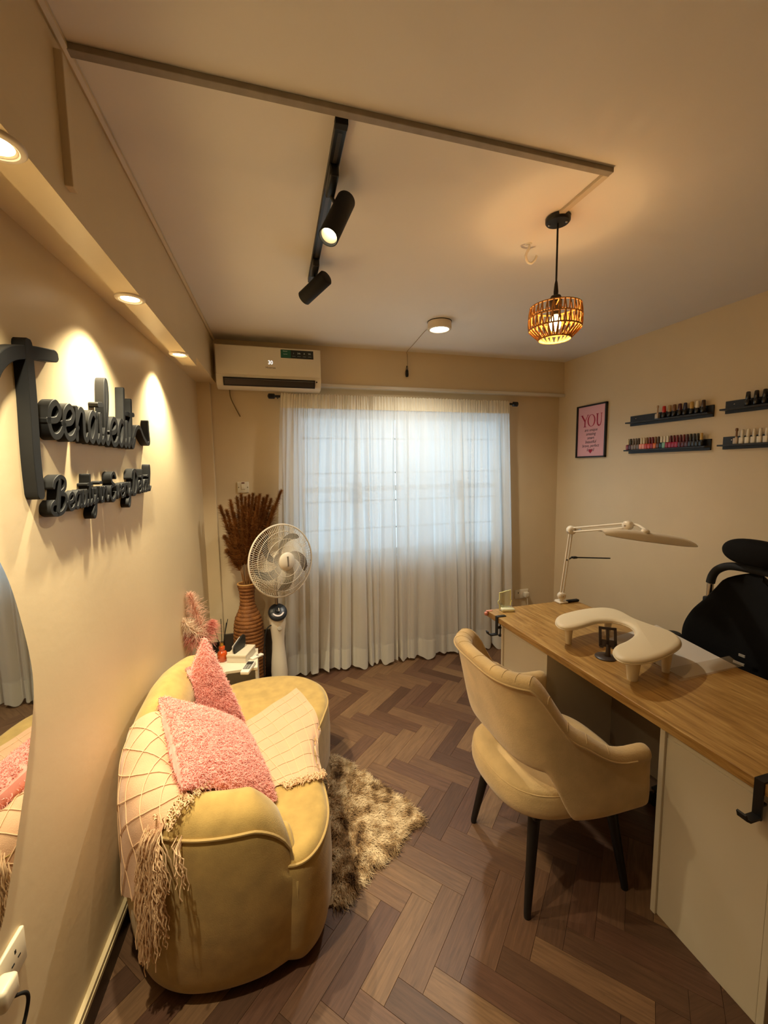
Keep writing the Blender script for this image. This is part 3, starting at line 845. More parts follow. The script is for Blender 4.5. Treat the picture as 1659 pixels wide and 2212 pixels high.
# ================================================================== SOFA, CUSHIONS, THROW, RUG
m_sofa = mat('cream_velvet', (182, 152, 90), .95, vary=.13, vscale=16, bump=.12, bscale=260, sheen=.3, spec=.08, detail=7)
m_pipe = mat('cream_piping', (182, 152, 92), .75, sheen=.2)
sofa = thing('curved_sofa', 'cream velvet curved two-seat sofa against the left wall', 'sofa', (-.2, 1.9, 0))
OP = catmull([(.055, 1.295), (-.06, 1.262), (-.2, 1.262), (-.33, 1.295), (-.43, 1.37), (-.50, 1.50), (-.53, 1.68), (-.52, 1.88), (-.50, 2.06), (-.46, 2.22), (-.41, 2.33)], 10)
OP = np.array(OP)
seg_ = np.r_[0, np.cumsum(np.linalg.norm(np.diff(OP, axis=0), axis=1))]
SL = seg_[-1]
def op(s):
    s = min(max(s, 0), SL)
    return np.array([np.interp(s, seg_, OP[:, 0]), np.interp(s, seg_, OP[:, 1])])
def on(s):
    t_ = op(min(s + .03, SL)) - op(max(s - .03, 0)); t_ /= np.linalg.norm(t_)
    return np.array([-t_[1], t_[0]]) * -1       # outward (to the left of travel reversed)
c_in = np.array([-.1, 1.9])
if (on(.3) @ (op(.3) - c_in)) < 0:
    _on = on
    on = lambda s: -_on(s)
def sh(s):                                     # height of the back along its run
    ks = [0, .12, .3, .45, .60, .75, .92, 1.08, 1.2, SL]
    hs = [.615, .645, .655, .67, .70, .755, .80, .82, .815, .77]
    h = np.interp(s, ks, hs)
    r1 = .15
    if s < r1: h -= r1 - math.sqrt(max(0, r1 * r1 - (r1 - s) ** 2))
    r2 = .13
    if SL - s < r2: h -= (r2 - math.sqrt(max(0, r2 * r2 - (r2 - (SL - s)) ** 2))) * 1.2
    return h
TH = .20
def prof_pts(h):
    base = [(.040, .018), (.016, .05), (.004, .12), (-.006, .24), (-.006, .36), (0, h - .17), (.010, h - .085), (.040, h - .028), (.10, h), (.150, h - .024), (.184, h - .075), (.195, h - .16), (.2, .40), (.2, .30)]
    return base
PA_ = np.array(catmull(prof_pts(0.0), 4)); PB_ = np.array(catmull(prof_pts(1.0), 4)) - PA_
def shell_pt(s, q, off=0.0):
    P = PA_ + sh(s) * PB_
    f = q * (len(P) - 1); i = min(int(f), len(P) - 2); k = f - i
    p = P[i] * (1 - k) + P[i + 1] * k
    if off:
        tg = P[min(i + 2, len(P) - 1)] - P[max(i - 1, 0)]; tg /= np.linalg.norm(tg) + 1e-9
        nrm = np.array([-tg[1], tg[0]])        # points away (outer/top)
        p = p + nrm * off
    o_ = op(s); n = on(s)
    return np.array([o_[0] - n[0] * p[0], o_[1] - n[1] * p[0], p[1]])
ns, nq = 90, 53
def shell_grid(u, v):
    e = .022
    s = -e + (SL + 2 * e) * u
    sc = min(max(s, 0), SL); ov = s - sc
    pt = shell_pt(sc, v)
    if abs(ov) > 1e-9:
        t_ = op(min(sc + .02, SL)) - op(max(sc - .02, 0)); t_ /= np.linalg.norm(t_)
        kk = 1 - math.sqrt(max(0, 1 - (abs(ov) / e) ** 2)) * 1.0
        mid = shell_pt(sc, .5); md = np.array([(shell_pt(sc, .1)[0] + shell_pt(sc, .95)[0]) / 2, (shell_pt(sc, .1)[1] + shell_pt(sc, .95)[1]) / 2])
        pt = pt.copy(); pt[:2] = pt[:2] + (md - pt[:2]) * kk * .45 + t_ * ov; pt[2] -= (pt[2] - .3) * kk * .06 if pt[2] > .3 else 0
    return pt
us = np.r_[np.linspace(0, .022 * .999 / (SL + .044), 6), np.linspace(.0225 / (SL + .044), 1 - .0225 / (SL + .044), ns), np.linspace(1 - .022 * .999 / (SL + .044), 1, 6)]
V, F = [], []
for u in us:
    for j in range(nq): V.append(tuple(shell_grid(u, j / (nq - 1))))
for i in range(len(us) - 1):
    for j in range(nq - 1): F.append((i * nq + j, i * nq + j + 1, (i + 1) * nq + j + 1, (i + 1) * nq + j))
F.append(tuple(range(nq))); F.append(tuple((len(us) - 1) * nq + j for j in range(nq - 1, -1, -1)))
obj('back_and_arm', (V, F), m_sofa, sofa)
# seat: bean-shaped
SP = catmull([(.075, 1.285), (.15, 1.345), (.195, 1.46), (.20, 1.60), (.185, 1.76), (.20, 1.92), (.262, 2.08), (.312, 2.24), (.29, 2.42), (.19, 2.545), (.03, 2.60), (-.15, 2.595), (-.30, 2.53), (-.40, 2.40), (-.44, 2.2),
              (-.45, 1.9), (-.44, 1.6), (-.36, 1.42), (-.2, 1.33), (-.03, 1.30)], 7, True)
SP = np.array(SP); SEATZ = .425
def inset(P, d):
    m_ = len(P); out = []
    for i in range(m_):
        t_ = P[(i + 1) % m_] - P[i - 1]; t_ /= np.linalg.norm(t_)
        out.append(P[i] + np.array([-t_[1], t_[0]]) * d)
    return np.array(out)
lay = [(.020, .030), (.05, .012), (.10, .002), (.25, -.004), (.36, 0), (.395, .004), (.414, .014), (.426, .030), (.430, .048)]
V, F = [], []; m_ = len(SP)
for z, d in lay:
    V += [(p[0], p[1], z) for p in inset(SP, d)]
for l in range(len(lay) - 1):
    for i in range(m_):
        j = (i + 1) % m_; F.append((l * m_ + i, l * m_ + j, (l + 1) * m_ + j, (l + 1) * m_ + i))
F.append(tuple(range(m_ - 1, -1, -1))); F.append(tuple((len(lay) - 1) * m_ + i for i in range(m_)))
obj('seat', (V, F), m_sofa, sofa)
pi = inset(SP, .006)
vis = [i for i in range(m_) if pi[i][0] > -.32 or pi[i][1] > 2.45]
obj('seat_piping', tube([(p[0], p[1], .401) for p in pi], .0052, 7, True), m_pipe, sofa)
pp = [shell_pt(s, 6.15 / 13, .003) for s in np.linspace(.56, 0.012, 30)]
e0 = shell_pt(0, 6.15 / 13, .003)
pp += [shell_pt(0.0, q, .004) for q in np.linspace(6.0 / 13, 0.6 / 13, 18)]
obj('arm_piping', tube(pp, .0050, 7), m_pipe, sofa)
for x, y in ((-.35, 1.5), (.05, 1.45), (.18, 2.3), (-.3, 2.3)):
    obj('foot', lathe([(.02, 0), (.024, .03)], 14, (x, y, 0)), m_blackm, sofa)

# ---- throw blanket
m_throw = mat('blush_throw', (214, 172, 138), .9, vary=.04, vscale=12, bump=.25, bscale=420, sheen=.3, spec=.15)
m_stitch = mat('throw_yarn', (232, 198, 160), .9, spec=.15)
thr = thing('throw_blanket', 'blush pink throw blanket with fringe draped over the sofa', 'blanket', (-.2, 1.7, .43))
sA, sB = .385, .86
def drapeA(u, v, off=.006):
    # v: 0 outer hem -> 1 inner bottom; u: near edge -> far edge
    s = sA + (sB - sA) * u
    s += .06 * (v - .55) * (1 - u) * -1.6      # near edge runs obliquely over the top
    q0 = 3.9 / 13 + .012 * math.sin(9 * u) - .5 / 13 * u
    q = q0 + (11.75 / 13 - q0) * v
    fl = .004 * math.sin(14 * u + 2) * max(0, .45 - v) * 2.2
    return shell_pt(s, q, off + .003 * abs(math.sin(11 * u + 7 * v)) + max(0, fl))
g1 = grid(lambda u, v: drapeA(u, v), 44, 60)
def seat_d(p):
    d = SP - p; i = int(np.argmin((d ** 2).sum(1)))
    t_ = SP[(i + 1) % m_] - SP[i - 1]; t_ /= np.linalg.norm(t_); n = np.array([-t_[1], t_[0]])
    return (p - SP[i]) @ n, SP[i]
cB = [np.array(p[:2]) for p in (at_z(470, 1605, .43), at_z(598, 1700, .43), at_z(702, 1668, .43), at_z(712, 1520, .43), at_z(640, 1488, .43))]
B00, B10, B11 = cB[0], cB[1], cB[2]; B01 = cB[4]
def drapeB(u, v, off=.007):
    p = (B00 * (1 - u) + B10 * u) * (1 - v) + ((B01 * 1.0) * (1 - u) + B11 * u) * v
    p = p + np.array([.055, .01]) * math.sin(math.pi * u) * v
    d, e = seat_d(p)
    z = .430 + off
    off = off + .006 * max(0, 1 - abs(d - .006) / .02)
    if d < .11: z = np.interp(d, [0, .004, .014, .032, .06, .11], [.36, .395, .414, .426, .430, .430]) + off
    if d < 0:
        p = e + (p - e) * min(1, .012 / max(-d, 1e-6)); z = .40 + off + d
    z += .002 * math.sin(24 * u + 5 * v) + .002 * math.sin(17 * v + 3)
    return np.array([p[0], p[1], z])
g2 = grid(lambda u, v: drapeB(u, v), 46, 46)
# hidden join between the two (runs down the inner face under the cushions)
ja = [drapeA(u, 1.0) for u in np.linspace(0, 1, 12)]
jb = [drapeB(u, 0.0) for u in np.linspace(1, 0, 12)]
g3 = grid(lambda u, v: ja[int(round(u * 11))] * (1 - v) + jb[int(round(u * 11))] * v + np.array([0, 0, .02]) * math.sin(math.pi * v) * 0, 12, 5)
obj('cloth', join(g1, g2, g3), m_throw, thr)
st = []
WA_, LA_, CELL = .475, .66, .100
for k in range(-8, 16):
    for sg in (1, -1):
        pts = []
        for Y_ in np.linspace(0, LA_, 60):
            u = (k * CELL + sg * Y_ * .9) / WA_; v = Y_ / LA_
            if 0.01 <= u <= .99: pts.append(drapeA(u, v, .0085))
            else:
                if len(pts) > 2: st.append(tube(pts, .0015, 5))
                pts = []
        if len(pts) > 2: st.append(tube(pts, .0015, 5))
for k in np.linspace(.08, .92, 7):
    st.append(tube([drapeB(k, v, .0085) for v in np.linspace(.02, .98, 26)], .0013, 5))
    st.append(tube([drapeB(u, k, .0085) for u in np.linspace(.02, .98, 26)], .0013, 5))
obj('raised_stitching', join(*st), m_stitch, thr, kind='stuff')
# fringe: near edge of the drape and front end on the seat
fr = []
def fringe_strand(p, d, ln, n=9, wig=.008, grav=1.0, rest=None):
    d = np.array(d, float); pts = [np.array(p, float)]; v = d / np.linalg.norm(d)
    ph = random.uniform(0, 6.28); fq = random.uniform(4, 9)
    for i in range(n):
        v = v + np.array([0, 0, -.35 * grav]); v /= np.linalg.norm(v)
        q = pts[-1] + v * ln / n + np.array([math.cos(ph + fq * i / n * 3), math.sin(ph * 1.7 + fq * i / n * 3), .3 * math.sin(ph + 5 * i / n)]) * wig * .5
        if rest is not None: q = rest(q)
        pts.append(q)
    return tube(pts, .0016, 4)
def keep_out(q):                                # keep strands outside the arm panel
    # distance to outer path
    d = OP - q[:2]; i = int(np.argmin((d ** 2).sum(1))); s = seg_[i]; n = on(s)
    out = (q[:2] - op(s)) @ n
    if q[2] < sh(s) - .06:
        lim = .010 + random.uniform(0, .012)
        if out < lim: q = q.copy(); q[:2] += n * (lim - out)
    else:
        top = sh(s) + .006 - max(0, (abs(-out - .1) - .05)) * .5
        if -0.2 < out and q[2] < top - .0: q = q.copy(); q[2] = top + random.uniform(0, .01)
    return q
for k in range(150):
    v = random.uniform(0, .80); p = drapeA(0.0, v, .006)
    s0 = sA; tdir = op(sA - .02) - op(sA + .02); tdir /= np.linalg.norm(tdir)
    n = on(sA)
    d = np.array([tdir[0] + random.uniform(-.5, .4) + n[0] * .5, tdir[1] + random.uniform(-.4, .4) + n[1] * .5, -.3])
    fr.append(fringe_strand(p, d, random.uniform(.09, .15), rest=keep_out, wig=.012))
for k in range(190):                            # tail of fringe hanging at the corner of the sofa
    u = random.uniform(0, .12); p = drapeA(u, random.uniform(0, .34), .010)
    n = on(sA + (sB - sA) * u)
    p = p + np.array([n[0], n[1], 0]) * random.uniform(.0, .012)
    fr.append(fringe_strand(p, (n[0] * .15 + random.uniform(-.2, .2), n[1] * .15 + random.uniform(-.2, .2), -1), random.uniform(.13, .22), rest=keep_out, wig=.010))
for k in range(90):
    v = random.uniform(0, 1); p = drapeB(1.0, v, .008)
    dd = drapeB(1.0, v) - drapeB(.9, v)
    def rs(q):
        q = q.copy(); d_, e_ = seat_d(q[:2])
        if d_ > -.004 and q[2] < .436: q[2] = .436 + random.uniform(0, .012)
        return q
    fr.append(fringe_strand(p, (dd[0] + random.uniform(-.01, .03), dd[1] + random.uniform(-.01, .01), .002), random.uniform(.03, .055), rest=rs, wig=.016, grav=.5))
obj('fringe', join(*fr), m_stitch, thr, kind='stuff')

# ---- cushions
def pile_mat(name, rgb, rgb2):
    return mat(name, rgb, .95, rgb2=rgb2, vscale=14, detail=2, sheen=.6, spec=.1)
m_pink = pile_mat('pink_sherpa', (242, 168, 156), (228, 140, 130))
m_pinkt = mat('pink_sherpa_pile', (246, 176, 166), .95, vary=.10, vscale=18, sheen=.5, spec=.1)
def push_sofa(p, m=.012):
    d = OP - p[:2]; i = int(np.argmin((d ** 2).sum(1))); s = seg_[i]; n = on(s); o_ = op(s)
    u = -(p[:2] - o_) @ n; tg = np.array([-n[1], n[0]]); tang = abs((p[:2] - o_) @ tg)
    if -.02 < u < .2 + m and tang < .03:
        P = (PA_ + sh(s) * PB_)[24:45]
        top = float(np.interp(u, P[:, 0], P[:, 1]))
        if p[2] < top + m:
            p = p.copy(); upw, inw = top + m - p[2], .2 + m - u
            if upw < inw: p[2] += upw
            else: p[:2] = p[:2] - n * inw
    if seat_d(p[:2])[0] > 0 and p[2] < .43 + m:
        p = p.copy(); p[2] = .43 + m
    return p
SOLID = []
def push_cushions(p):
    for TL, TR, BR, BL, nrm, thick in SOLID:
        c = (TL + TR + BR + BL) / 4; e1_ = (TR - TL + BR - BL) / 4; e2_ = (TL - BL + TR - BR) / 4; g = e2_ / np.linalg.norm(e2_)
        for _ in range(60):
            ab = np.linalg.lstsq(np.c_[e1_, e2_], p - c, rcond=None)[0]
            if max(abs(ab)) >= 1.06: break
            e = max(0, 1 - min(1, abs(ab[0])) ** 2.6) * max(0, 1 - min(1, abs(ab[1])) ** 2.6)
            if abs((p - c) @ nrm) > thick * e ** .48 + .010: break
            p = p + g * .006
    return p
def cushion(corners, thick, label, seed, nst, pin=.03):
    TL, TR, BR, BL = [np.array(c, float) for c in corners]
    c = (TL + TR + BR + BL) / 4
    nrm = np.cross(TR - TL, BL - TL); nrm /= -np.linalg.norm(nrm)
    if nrm[2] < 0: nrm = -nrm
    def surf(u, v, side):
        a = u * 2 - 1; b = v * 2 - 1
        aa = a * (1 - pin * (1 - b * b)); bb = b * (1 - pin * (1 - a * a))
        p = (TL * (1 - aa) * (1 + bb) + TR * (1 + aa) * (1 + bb) + BR * (1 + aa) * (1 - bb) + BL * (1 - aa) * (1 - bb)) / 4
        e = max(0, 1 - abs(a) ** 2.6) * max(0, 1 - abs(b) ** 2.6)
        h = thick * e ** .48
        nz = noise.noise(Vector((p * 28).tolist())) * .004 + noise.noise(Vector((p * 75 + seed).tolist())) * .003
        return push_sofa(push_cushions(p + nrm * side * (h + nz * min(1, e * 6))))
    n = 56
    A = grid(lambda u, v: surf(u, v, 1), n, n); Bk = grid(lambda u, v: surf(u, v, -1), n, n)
    t = thing('cushion', label, 'cushion', c, 'pink fleecy cushions on the sofa')
    obj('cover', join(A, (Bk[0], [f[::-1] for f in Bk[1]])), m_pink, t)
    r_ = np.random.default_rng(seed)
    uv = r_.uniform(.004, .996, (nst, 2)); sd = np.where(r_.uniform(size=nst) < .78, 1, -1)
    roots = np.zeros((nst, 3)); dirs = np.zeros((nst, 3))
    for i in range(nst):
        u, v = uv[i]; p = surf(u, v, sd[i])
        d1 = surf(min(u + .01, 1), v, sd[i]) - surf(max(u - .01, 0), v, sd[i]); d2 = surf(u, min(v + .01, 1), sd[i]) - surf(u, max(v - .01, 0), sd[i])
        nn = np.cross(d1, d2); nn /= np.linalg.norm(nn) + 1e-9
        if nn @ nrm * sd[i] < 0: nn = -nn
        roots[i] = p - nn * .001; dirs[i] = nn + r_.normal(size=3) * .55
    Vs, Fs, _ = strands(roots, dirs, r_.uniform(.008, .015, nst), .0020, .25, 3, .7, .35)
    obj('pile', (Vs, Fs), m_pinkt, t, kind='stuff')
    SOLID.append((TL, TR, BR, BL, nrm, thick))
    return t
up_ = np.array([.010, -.005, -.006])
cushion([np.array(p) + up_ for p in ((-.435, 1.755, .812), (-.152, 1.933, .542), (-.008, 1.542, .434), (-.292, 1.364, .704))], .075, 'pink fleecy cushion lying against the arm of the sofa', 5, 15000)
T1 = at_y(441, 1374, 2.03); L1 = at_y(394, 1512, 1.96); R1 = at_y(528, 1556, 2.03); B1 = at_y(465, 1650, 1.99)
cushion([T1, R1, B1, L1], .075, 'pink fleecy cushion standing on its corner against the sofa back', 9, 12000, -.045)

# ---- sheepskin rug
RP = np.array(catmull([(.690, 1.757), (.60, 1.93), (.50, 2.09), (.37, 2.285), (.24, 2.36), (.12, 2.2), (.08, 1.9), (.07, 1.6), (.12, 1.47), (.20, 1.44), (.30, 1.50), (.40, 1.57), (.50, 1.62), (.60, 1.69)], 6, True))
rug = thing('sheepskin_rug', 'shaggy brown and cream sheepskin rug beside the sofa', 'rug', (.4, 1.85, 0))
obj('hide', prism([tuple(p) for p in inset(RP, .03)], .001, .010), mat('rug_hide', (150, 124, 92), .9), rug)
def inside(P, p):
    x, y = p; r = False; j = len(P) - 1
    for i in range(len(P)):
        if (P[i][1] > y) != (P[j][1] > y) and x < (P[j][0] - P[i][0]) * (y - P[i][1]) / (P[j][1] - P[i][1]) + P[i][0]: r = not r
        j = i
    return r
pts = []
RPi = inset(RP, .022)
while len(pts) < 15000:
    p = (rng.uniform(.03, .72), rng.uniform(1.4, 2.4))
    if not inside(RPi, p): continue
    d_, _ = seat_d(np.array(p))
    if d_ > -.004: continue
    pts.append(p)
pts = np.array(pts); n = len(pts)
roots = np.c_[pts, np.full(n, .008)]
flow = np.array([[.45 + 1.1 * noise.noise((p[0] * 15, p[1] * 15, 1)), -.3 + 1.5 * noise.noise((p[0] * 15, p[1] * 15, 7)), .6 + .6 * noise.noise((p[0] * 22, p[1] * 22, 3))] for p in pts])
away = pts - np.array([.33, 1.85]); away /= np.linalg.norm(away, axis=1, keepdims=True)
dirs = flow.copy(); dirs[:, :2] += away * .55
Vs, Fs, Tp = strands(roots, dirs + rng.normal(size=(n, 3)) * .12, rng.uniform(.036, .066, n), .0024, .5, 4, .3, .16)
Vs[:, 2] = np.maximum(Vs[:, 2], .003)
def fur_mat():
    m = bpy.data.materials.new('sheepskin_fur'); m.use_nodes = True
    nt = m.node_tree; N = nt.nodes; L = nt.links; b = N['Principled BSDF']
    tc = N.new('ShaderNodeTexCoord'); nz = N.new('ShaderNodeTexNoise'); nz.inputs['Scale'].default_value = 16; nz.inputs['Detail'].default_value = 4
    L.new(tc.outputs['Object'], nz.inputs['Vector'])
    rp = N.new('ShaderNodeValToRGB'); L.new(nz.outputs['Fac'], rp.inputs[0])
    el = rp.color_ramp.elements
    el[0].position = .34; el[0].color = (*lin((96, 70, 46)), 1)
    el[1].position = .62; el[1].color = (*lin((226, 204, 168)), 1)
    k = el.new(.46); k.color = (*lin((170, 138, 98)), 1)
    L.new(rp.outputs[0], b.inputs['Base Color']); b.inputs['Roughness'].default_value = .7; b.inputs['Specular IOR Level'].default_value = .25
    return m
o = obj('fur', (Vs, Fs), fur_mat(), rug, kind='stuff')

# ================================================================== ARMCHAIR AT THE DESK
m_chair = mat('beige_velour', (202, 172, 122), .95, vary=.13, vscale=9, bump=.2, bscale=200, sheen=.35, spec=.08, detail=6)
m_seam = mat('velour_seam', (198, 168, 118), .85, sheen=.2)
m_leg = mat('black_wood_leg', (17, 14, 13), .45)
CX_, CY_ = 1.13, 1.43
ch = thing('upholstered_chair', 'beige velour tub chair with open back and black legs at the desk', 'chair', (CX_, CY_, 0))
FX, RX_, HY = 1.322, .475, .325
def plan(t_, grow=0.0, lean=0.0):
    c_, s_ = math.cos(t_), math.sin(t_)
    k = .54
    x = FX - (RX_ + grow) * abs(c_) ** k - lean
    y = CY_ + .012 - (HY + grow) * math.copysign(abs(s_) ** k, s_)
    return np.array([x, y])
def smooth(a, b, x):
    t_ = min(1, max(0, (x - a) / (b - a))); return t_ * t_ * (3 - 2 * t_)
def c_top(t_):
    d = abs(math.degrees(t_))
    return .962 - .20 * smooth(40, 68, d) - .105 * smooth(64, 90, d)
def c_bot(t_):
    d = abs(math.degrees(t_))
    return .600 - .18 * smooth(42, 62, d)
TC = .055
def shell_c(t_, q):
    """q in 0..1 round the section: outer bottom, outer top, roll, inner top, inner bottom."""
    zt, zb = c_top(t_), c_bot(t_)
    pr = [(0.012, zb), (0, zb + .012), (-.004, zb + .06), (-.002, (zb + zt) / 2), (.0, zt - .055), (-.006, zt - .03), (.004, zt - .008), (.026, zt), (.046, zt - .006), (.060, zt - .03), (.057, zt - .07), (TC, (zb + zt) / 2), (TC, zb + .02), (.043, zb)]
    f = q * 13; i = min(int(f), 12); k = f - i
    a = np.array(pr[max(i - 1, 0)]); b = np.array(pr[i]); c = np.array(pr[i + 1]); d = np.array(pr[min(i + 2, 13)])
    p = .5 * (2 * b + (c - a) * k + (2 * a - 5 * b + 4 * c - d) * k * k + (-a + 3 * b - 3 * c + d) * k ** 3)
    lean = .075 * (p[1] - .66) / .3 * max(0, math.cos(t_))
    xy = plan(t_, -p[0], lean)
    return np.array([xy[0], xy[1], p[1]])
def tt(u):
    return math.radians(-90 + 180 * u)
nu, nv = 110, 40
V, F = grid(lambda v, u: shell_c(tt(u), v), nv, nu)
F += [tuple(range(nv)), tuple((nu - 1) * nv + j for j in range(nv - 1, -1, -1))]
for j in range(nu - 1): F.append((j * nv, (j + 1) * nv, (j + 1) * nv + nv - 1, j * nv + nv - 1))
obj('back_shell', (V, F), m_chair, ch)
obj('back_seam', join(tube([shell_c(tt(u), 4.9 / 13) + np.r_[(plan(tt(u), .003) - plan(tt(u))), 0] for u in np.linspace(.005, .995, 90)], .0034, 6),
                      tube([shell_c(tt(u), 4.5 / 13) + np.r_[(plan(tt(u), .002) - plan(tt(u))), 0] for u in np.linspace(.005, .995, 90)], .0016, 6)), m_seam, ch)
gs = []
for u in np.linspace(.05, .95, 17):
    gs.append(tube([shell_c(tt(u) + .10 * (q - .4), q) + np.array([0, 0, .0006]) for q in np.linspace(5.6 / 13, 9.6 / 13, 9)], .0013, 5))
obj('channel_stitching', join(*gs), m_seam, ch, kind='stuff')
for sgn in (-1, 1):                           # rounded arm fronts
    a0 = tt(.5 + sgn * .5)
    prm = [shell_c(a0, q) for q in np.linspace(0, 1, 30)]
    cen = sum(prm) / len(prm)
    rings = []
    for k, (sx_, sc_) in enumerate(((0, 1), (.012, .97), (.022, .88), (.028, .70), (.03, .45))):
        rings.append([np.array([p[0] + sx_, cen[1] + (p[1] - cen[1]) * sc_, cen[2] + (p[2] - cen[2]) * (1 - (1 - sc_) * .35)]) for p in prm])
    V = [tuple(p) for r in rings for p in r]; F = []
    for k in range(4):
        for j in range(30):
            j2 = (j + 1) % 30; F.append((k * 30 + j, k * 30 + j2, (k + 1) * 30 + j2, (k + 1) * 30 + j))
    F.append(tuple(4 * 30 + j for j in range(30)))
    obj('arm_front', (V, F), m_chair, ch)
# seat: rounded pad, bulging behind the back
def seat_pt(u, v):
    a = 2 * math.pi * u
    lay_ = [(.80, .385), (.90, .388), (.965, .40), (.995, .425), (1.0, .45), (.985, .485), (.95, .505), (.86, .517), (.5, .523), (.001, .525)]
    f = v * 9; i = min(int(f), 8); k = f - i
    r = lay_[i][0] * (1 - k) + lay_[i + 1][0] * k; z = lay_[i][1] * (1 - k) + lay_[i + 1][1] * k
    c_, s_ = math.cos(a), math.sin(a); kk = .72
    x = 1.115 + .285 * r * math.copysign(abs(c_) ** kk, c_); y = CY_ + .262 * r * math.copysign(abs(s_) ** kk, s_)
    return (x, y, z)
V, F = grid(seat_pt, 72, 28, True)
obj('seat', (V, F), m_chair, ch)
obj('seat_seam', tube([seat_pt(u, .60) for u in np.linspace(0, 1, 72, endpoint=False)], .0025, 6, True), m_seam, ch)
feet = {'rl': (.911, 1.661), 'rr': (.896, 1.215), 'fr': (1.335, 1.195), 'fl': (1.345, 1.66)}
tops = {'rl': (.965, 1.60), 'rr': (.955, 1.265), 'fr': (1.285, 1.25), 'fl': (1.29, 1.6)}
for k in feet:
    f_, t_ = feet[k], tops[k]
    obj('leg', tube([(f_[0], f_[1], 0), (f_[0], f_[1], .012), ((f_[0] * 2 + t_[0]) / 3, (f_[1] * 2 + t_[1]) / 3, .14), (t_[0], t_[1], .40)], [.0125, .0135, .017, .024], 16), m_leg, ch)
obj('under_frame', bx(.93, 1.31, 1.23, 1.63, .365, .39, .008), m_leg, ch)

# ================================================================== DESK
DX0, DX1, DY0, DY1, DZ = 1.355, 2.03, .70, 2.335, .78
def desk_mat():
    m = bpy.data.materials.new('oak_laminate'); m.use_nodes = True
    nt = m.node_tree; N = nt.nodes; L = nt.links; b = N['Principled BSDF']
    tc = N.new('ShaderNodeTexCoord'); mp = N.new('ShaderNodeMapping'); mp.inputs['Scale'].default_value = (14, 1.3, 14)
    L.new(tc.outputs['Object'], mp.inputs[0])
    nz = N.new('ShaderNodeTexNoise'); nz.inputs['Scale'].default_value = 3.0; nz.inputs['Detail'].default_value = 9; nz.inputs['Roughness'].default_value = .62; nz.inputs['Distortion'].default_value = .9
    L.new(mp.outputs[0], nz.inputs['Vector'])
    mp2 = N.new('ShaderNodeMapping'); mp2.inputs['Scale'].default_value = (70, 3, 70); L.new(tc.outputs['Object'], mp2.inputs[0])
    n2 = N.new('ShaderNodeTexNoise'); n2.inputs['Scale'].default_value = 3.0; n2.inputs['Detail'].default_value = 4; L.new(mp2.outputs[0], n2.inputs['Vector'])
    ad = N.new('ShaderNodeMath'); ad.operation = 'MULTIPLY_ADD'; ad.inputs[1].default_value = .35; L.new(n2.outputs['Fac'], ad.inputs[0]); L.new(nz.outputs['Fac'], ad.inputs[2])
    rp = N.new('ShaderNodeValToRGB'); L.new(ad.outputs[0], rp.inputs[0]); el = rp.color_ramp.elements
    el[0].position = .48; el[0].color = (*lin((138, 98, 48)), 1)
    el[1].position = .90; el[1].color = (*lin((196, 158, 96)), 1)
    k = el.new(.68); k.color = (*lin((172, 132, 72)), 1)
    L.new(rp.outputs[0], b.inputs['Base Color']); b.inputs['Roughness'].default_value = .38
    return m
m_desk = desk_mat()
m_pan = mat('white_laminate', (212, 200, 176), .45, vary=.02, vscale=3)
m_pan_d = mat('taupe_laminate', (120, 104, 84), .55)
dk = thing('manicure_desk', 'long oak-topped manicure desk with white side cabinets', 'desk', (1.7, 1.5, 0))
obj('top', bx(DX0, DX1, DY0, DY1, DZ - .036, DZ, .0025), m_desk, dk, smooth=False)
obj('apron', bx(DX0 + .022, DX0 + .04, DY0 + .05, 1.083, DZ - .066, DZ - .036), m_pan, dk, smooth=False)
obj('apron', bx(DX0 + .026, DX0 + .043, 1.77, 2.16, DZ - .066, DZ - .036), m_pan, dk, smooth=False)
# near cabinet
obj('side_panel', bx(1.362, 1.98, 1.083, 1.103, .0, DZ - .036, .002), m_pan, dk, smooth=False)
obj('cabinet_front', bx(1.372, 1.392, DY0 + .05, 1.083, .0, DZ - .066, .002), m_pan, dk, smooth=False)
obj('side_panel', bx(1.372, 1.98, DY0 + .03, DY0 + .05, .0, DZ - .036, .002), m_pan, dk, smooth=False)
obj('cabinet_shelf', bx(1.392, 1.96, DY0 + .05, 1.083, .34, .36), m_pan, dk, smooth=False)
# far cabinet
yc0, yc1 = 1.77, 2.16
obj('side_panel', bx(1.372, 1.98, yc1, yc1 + .02, .0, DZ - .036, .002), m_pan, dk, smooth=False)
obj('side_panel', bx(1.372, 1.98, yc0 - .02, yc0, .0, DZ - .036, .002), m_pan, dk, smooth=False)
obj('cabinet_front', bx(1.380, 1.398, yc0, yc1, .0, DZ - .066, .002), m_pan, dk, smooth=False)
# recessed back panel between the cabinets
obj('modesty_panel', bx(1.80, 1.818, 1.103, yc0 - .02, .16, DZ - .036), m_pan_d, dk, smooth=False)

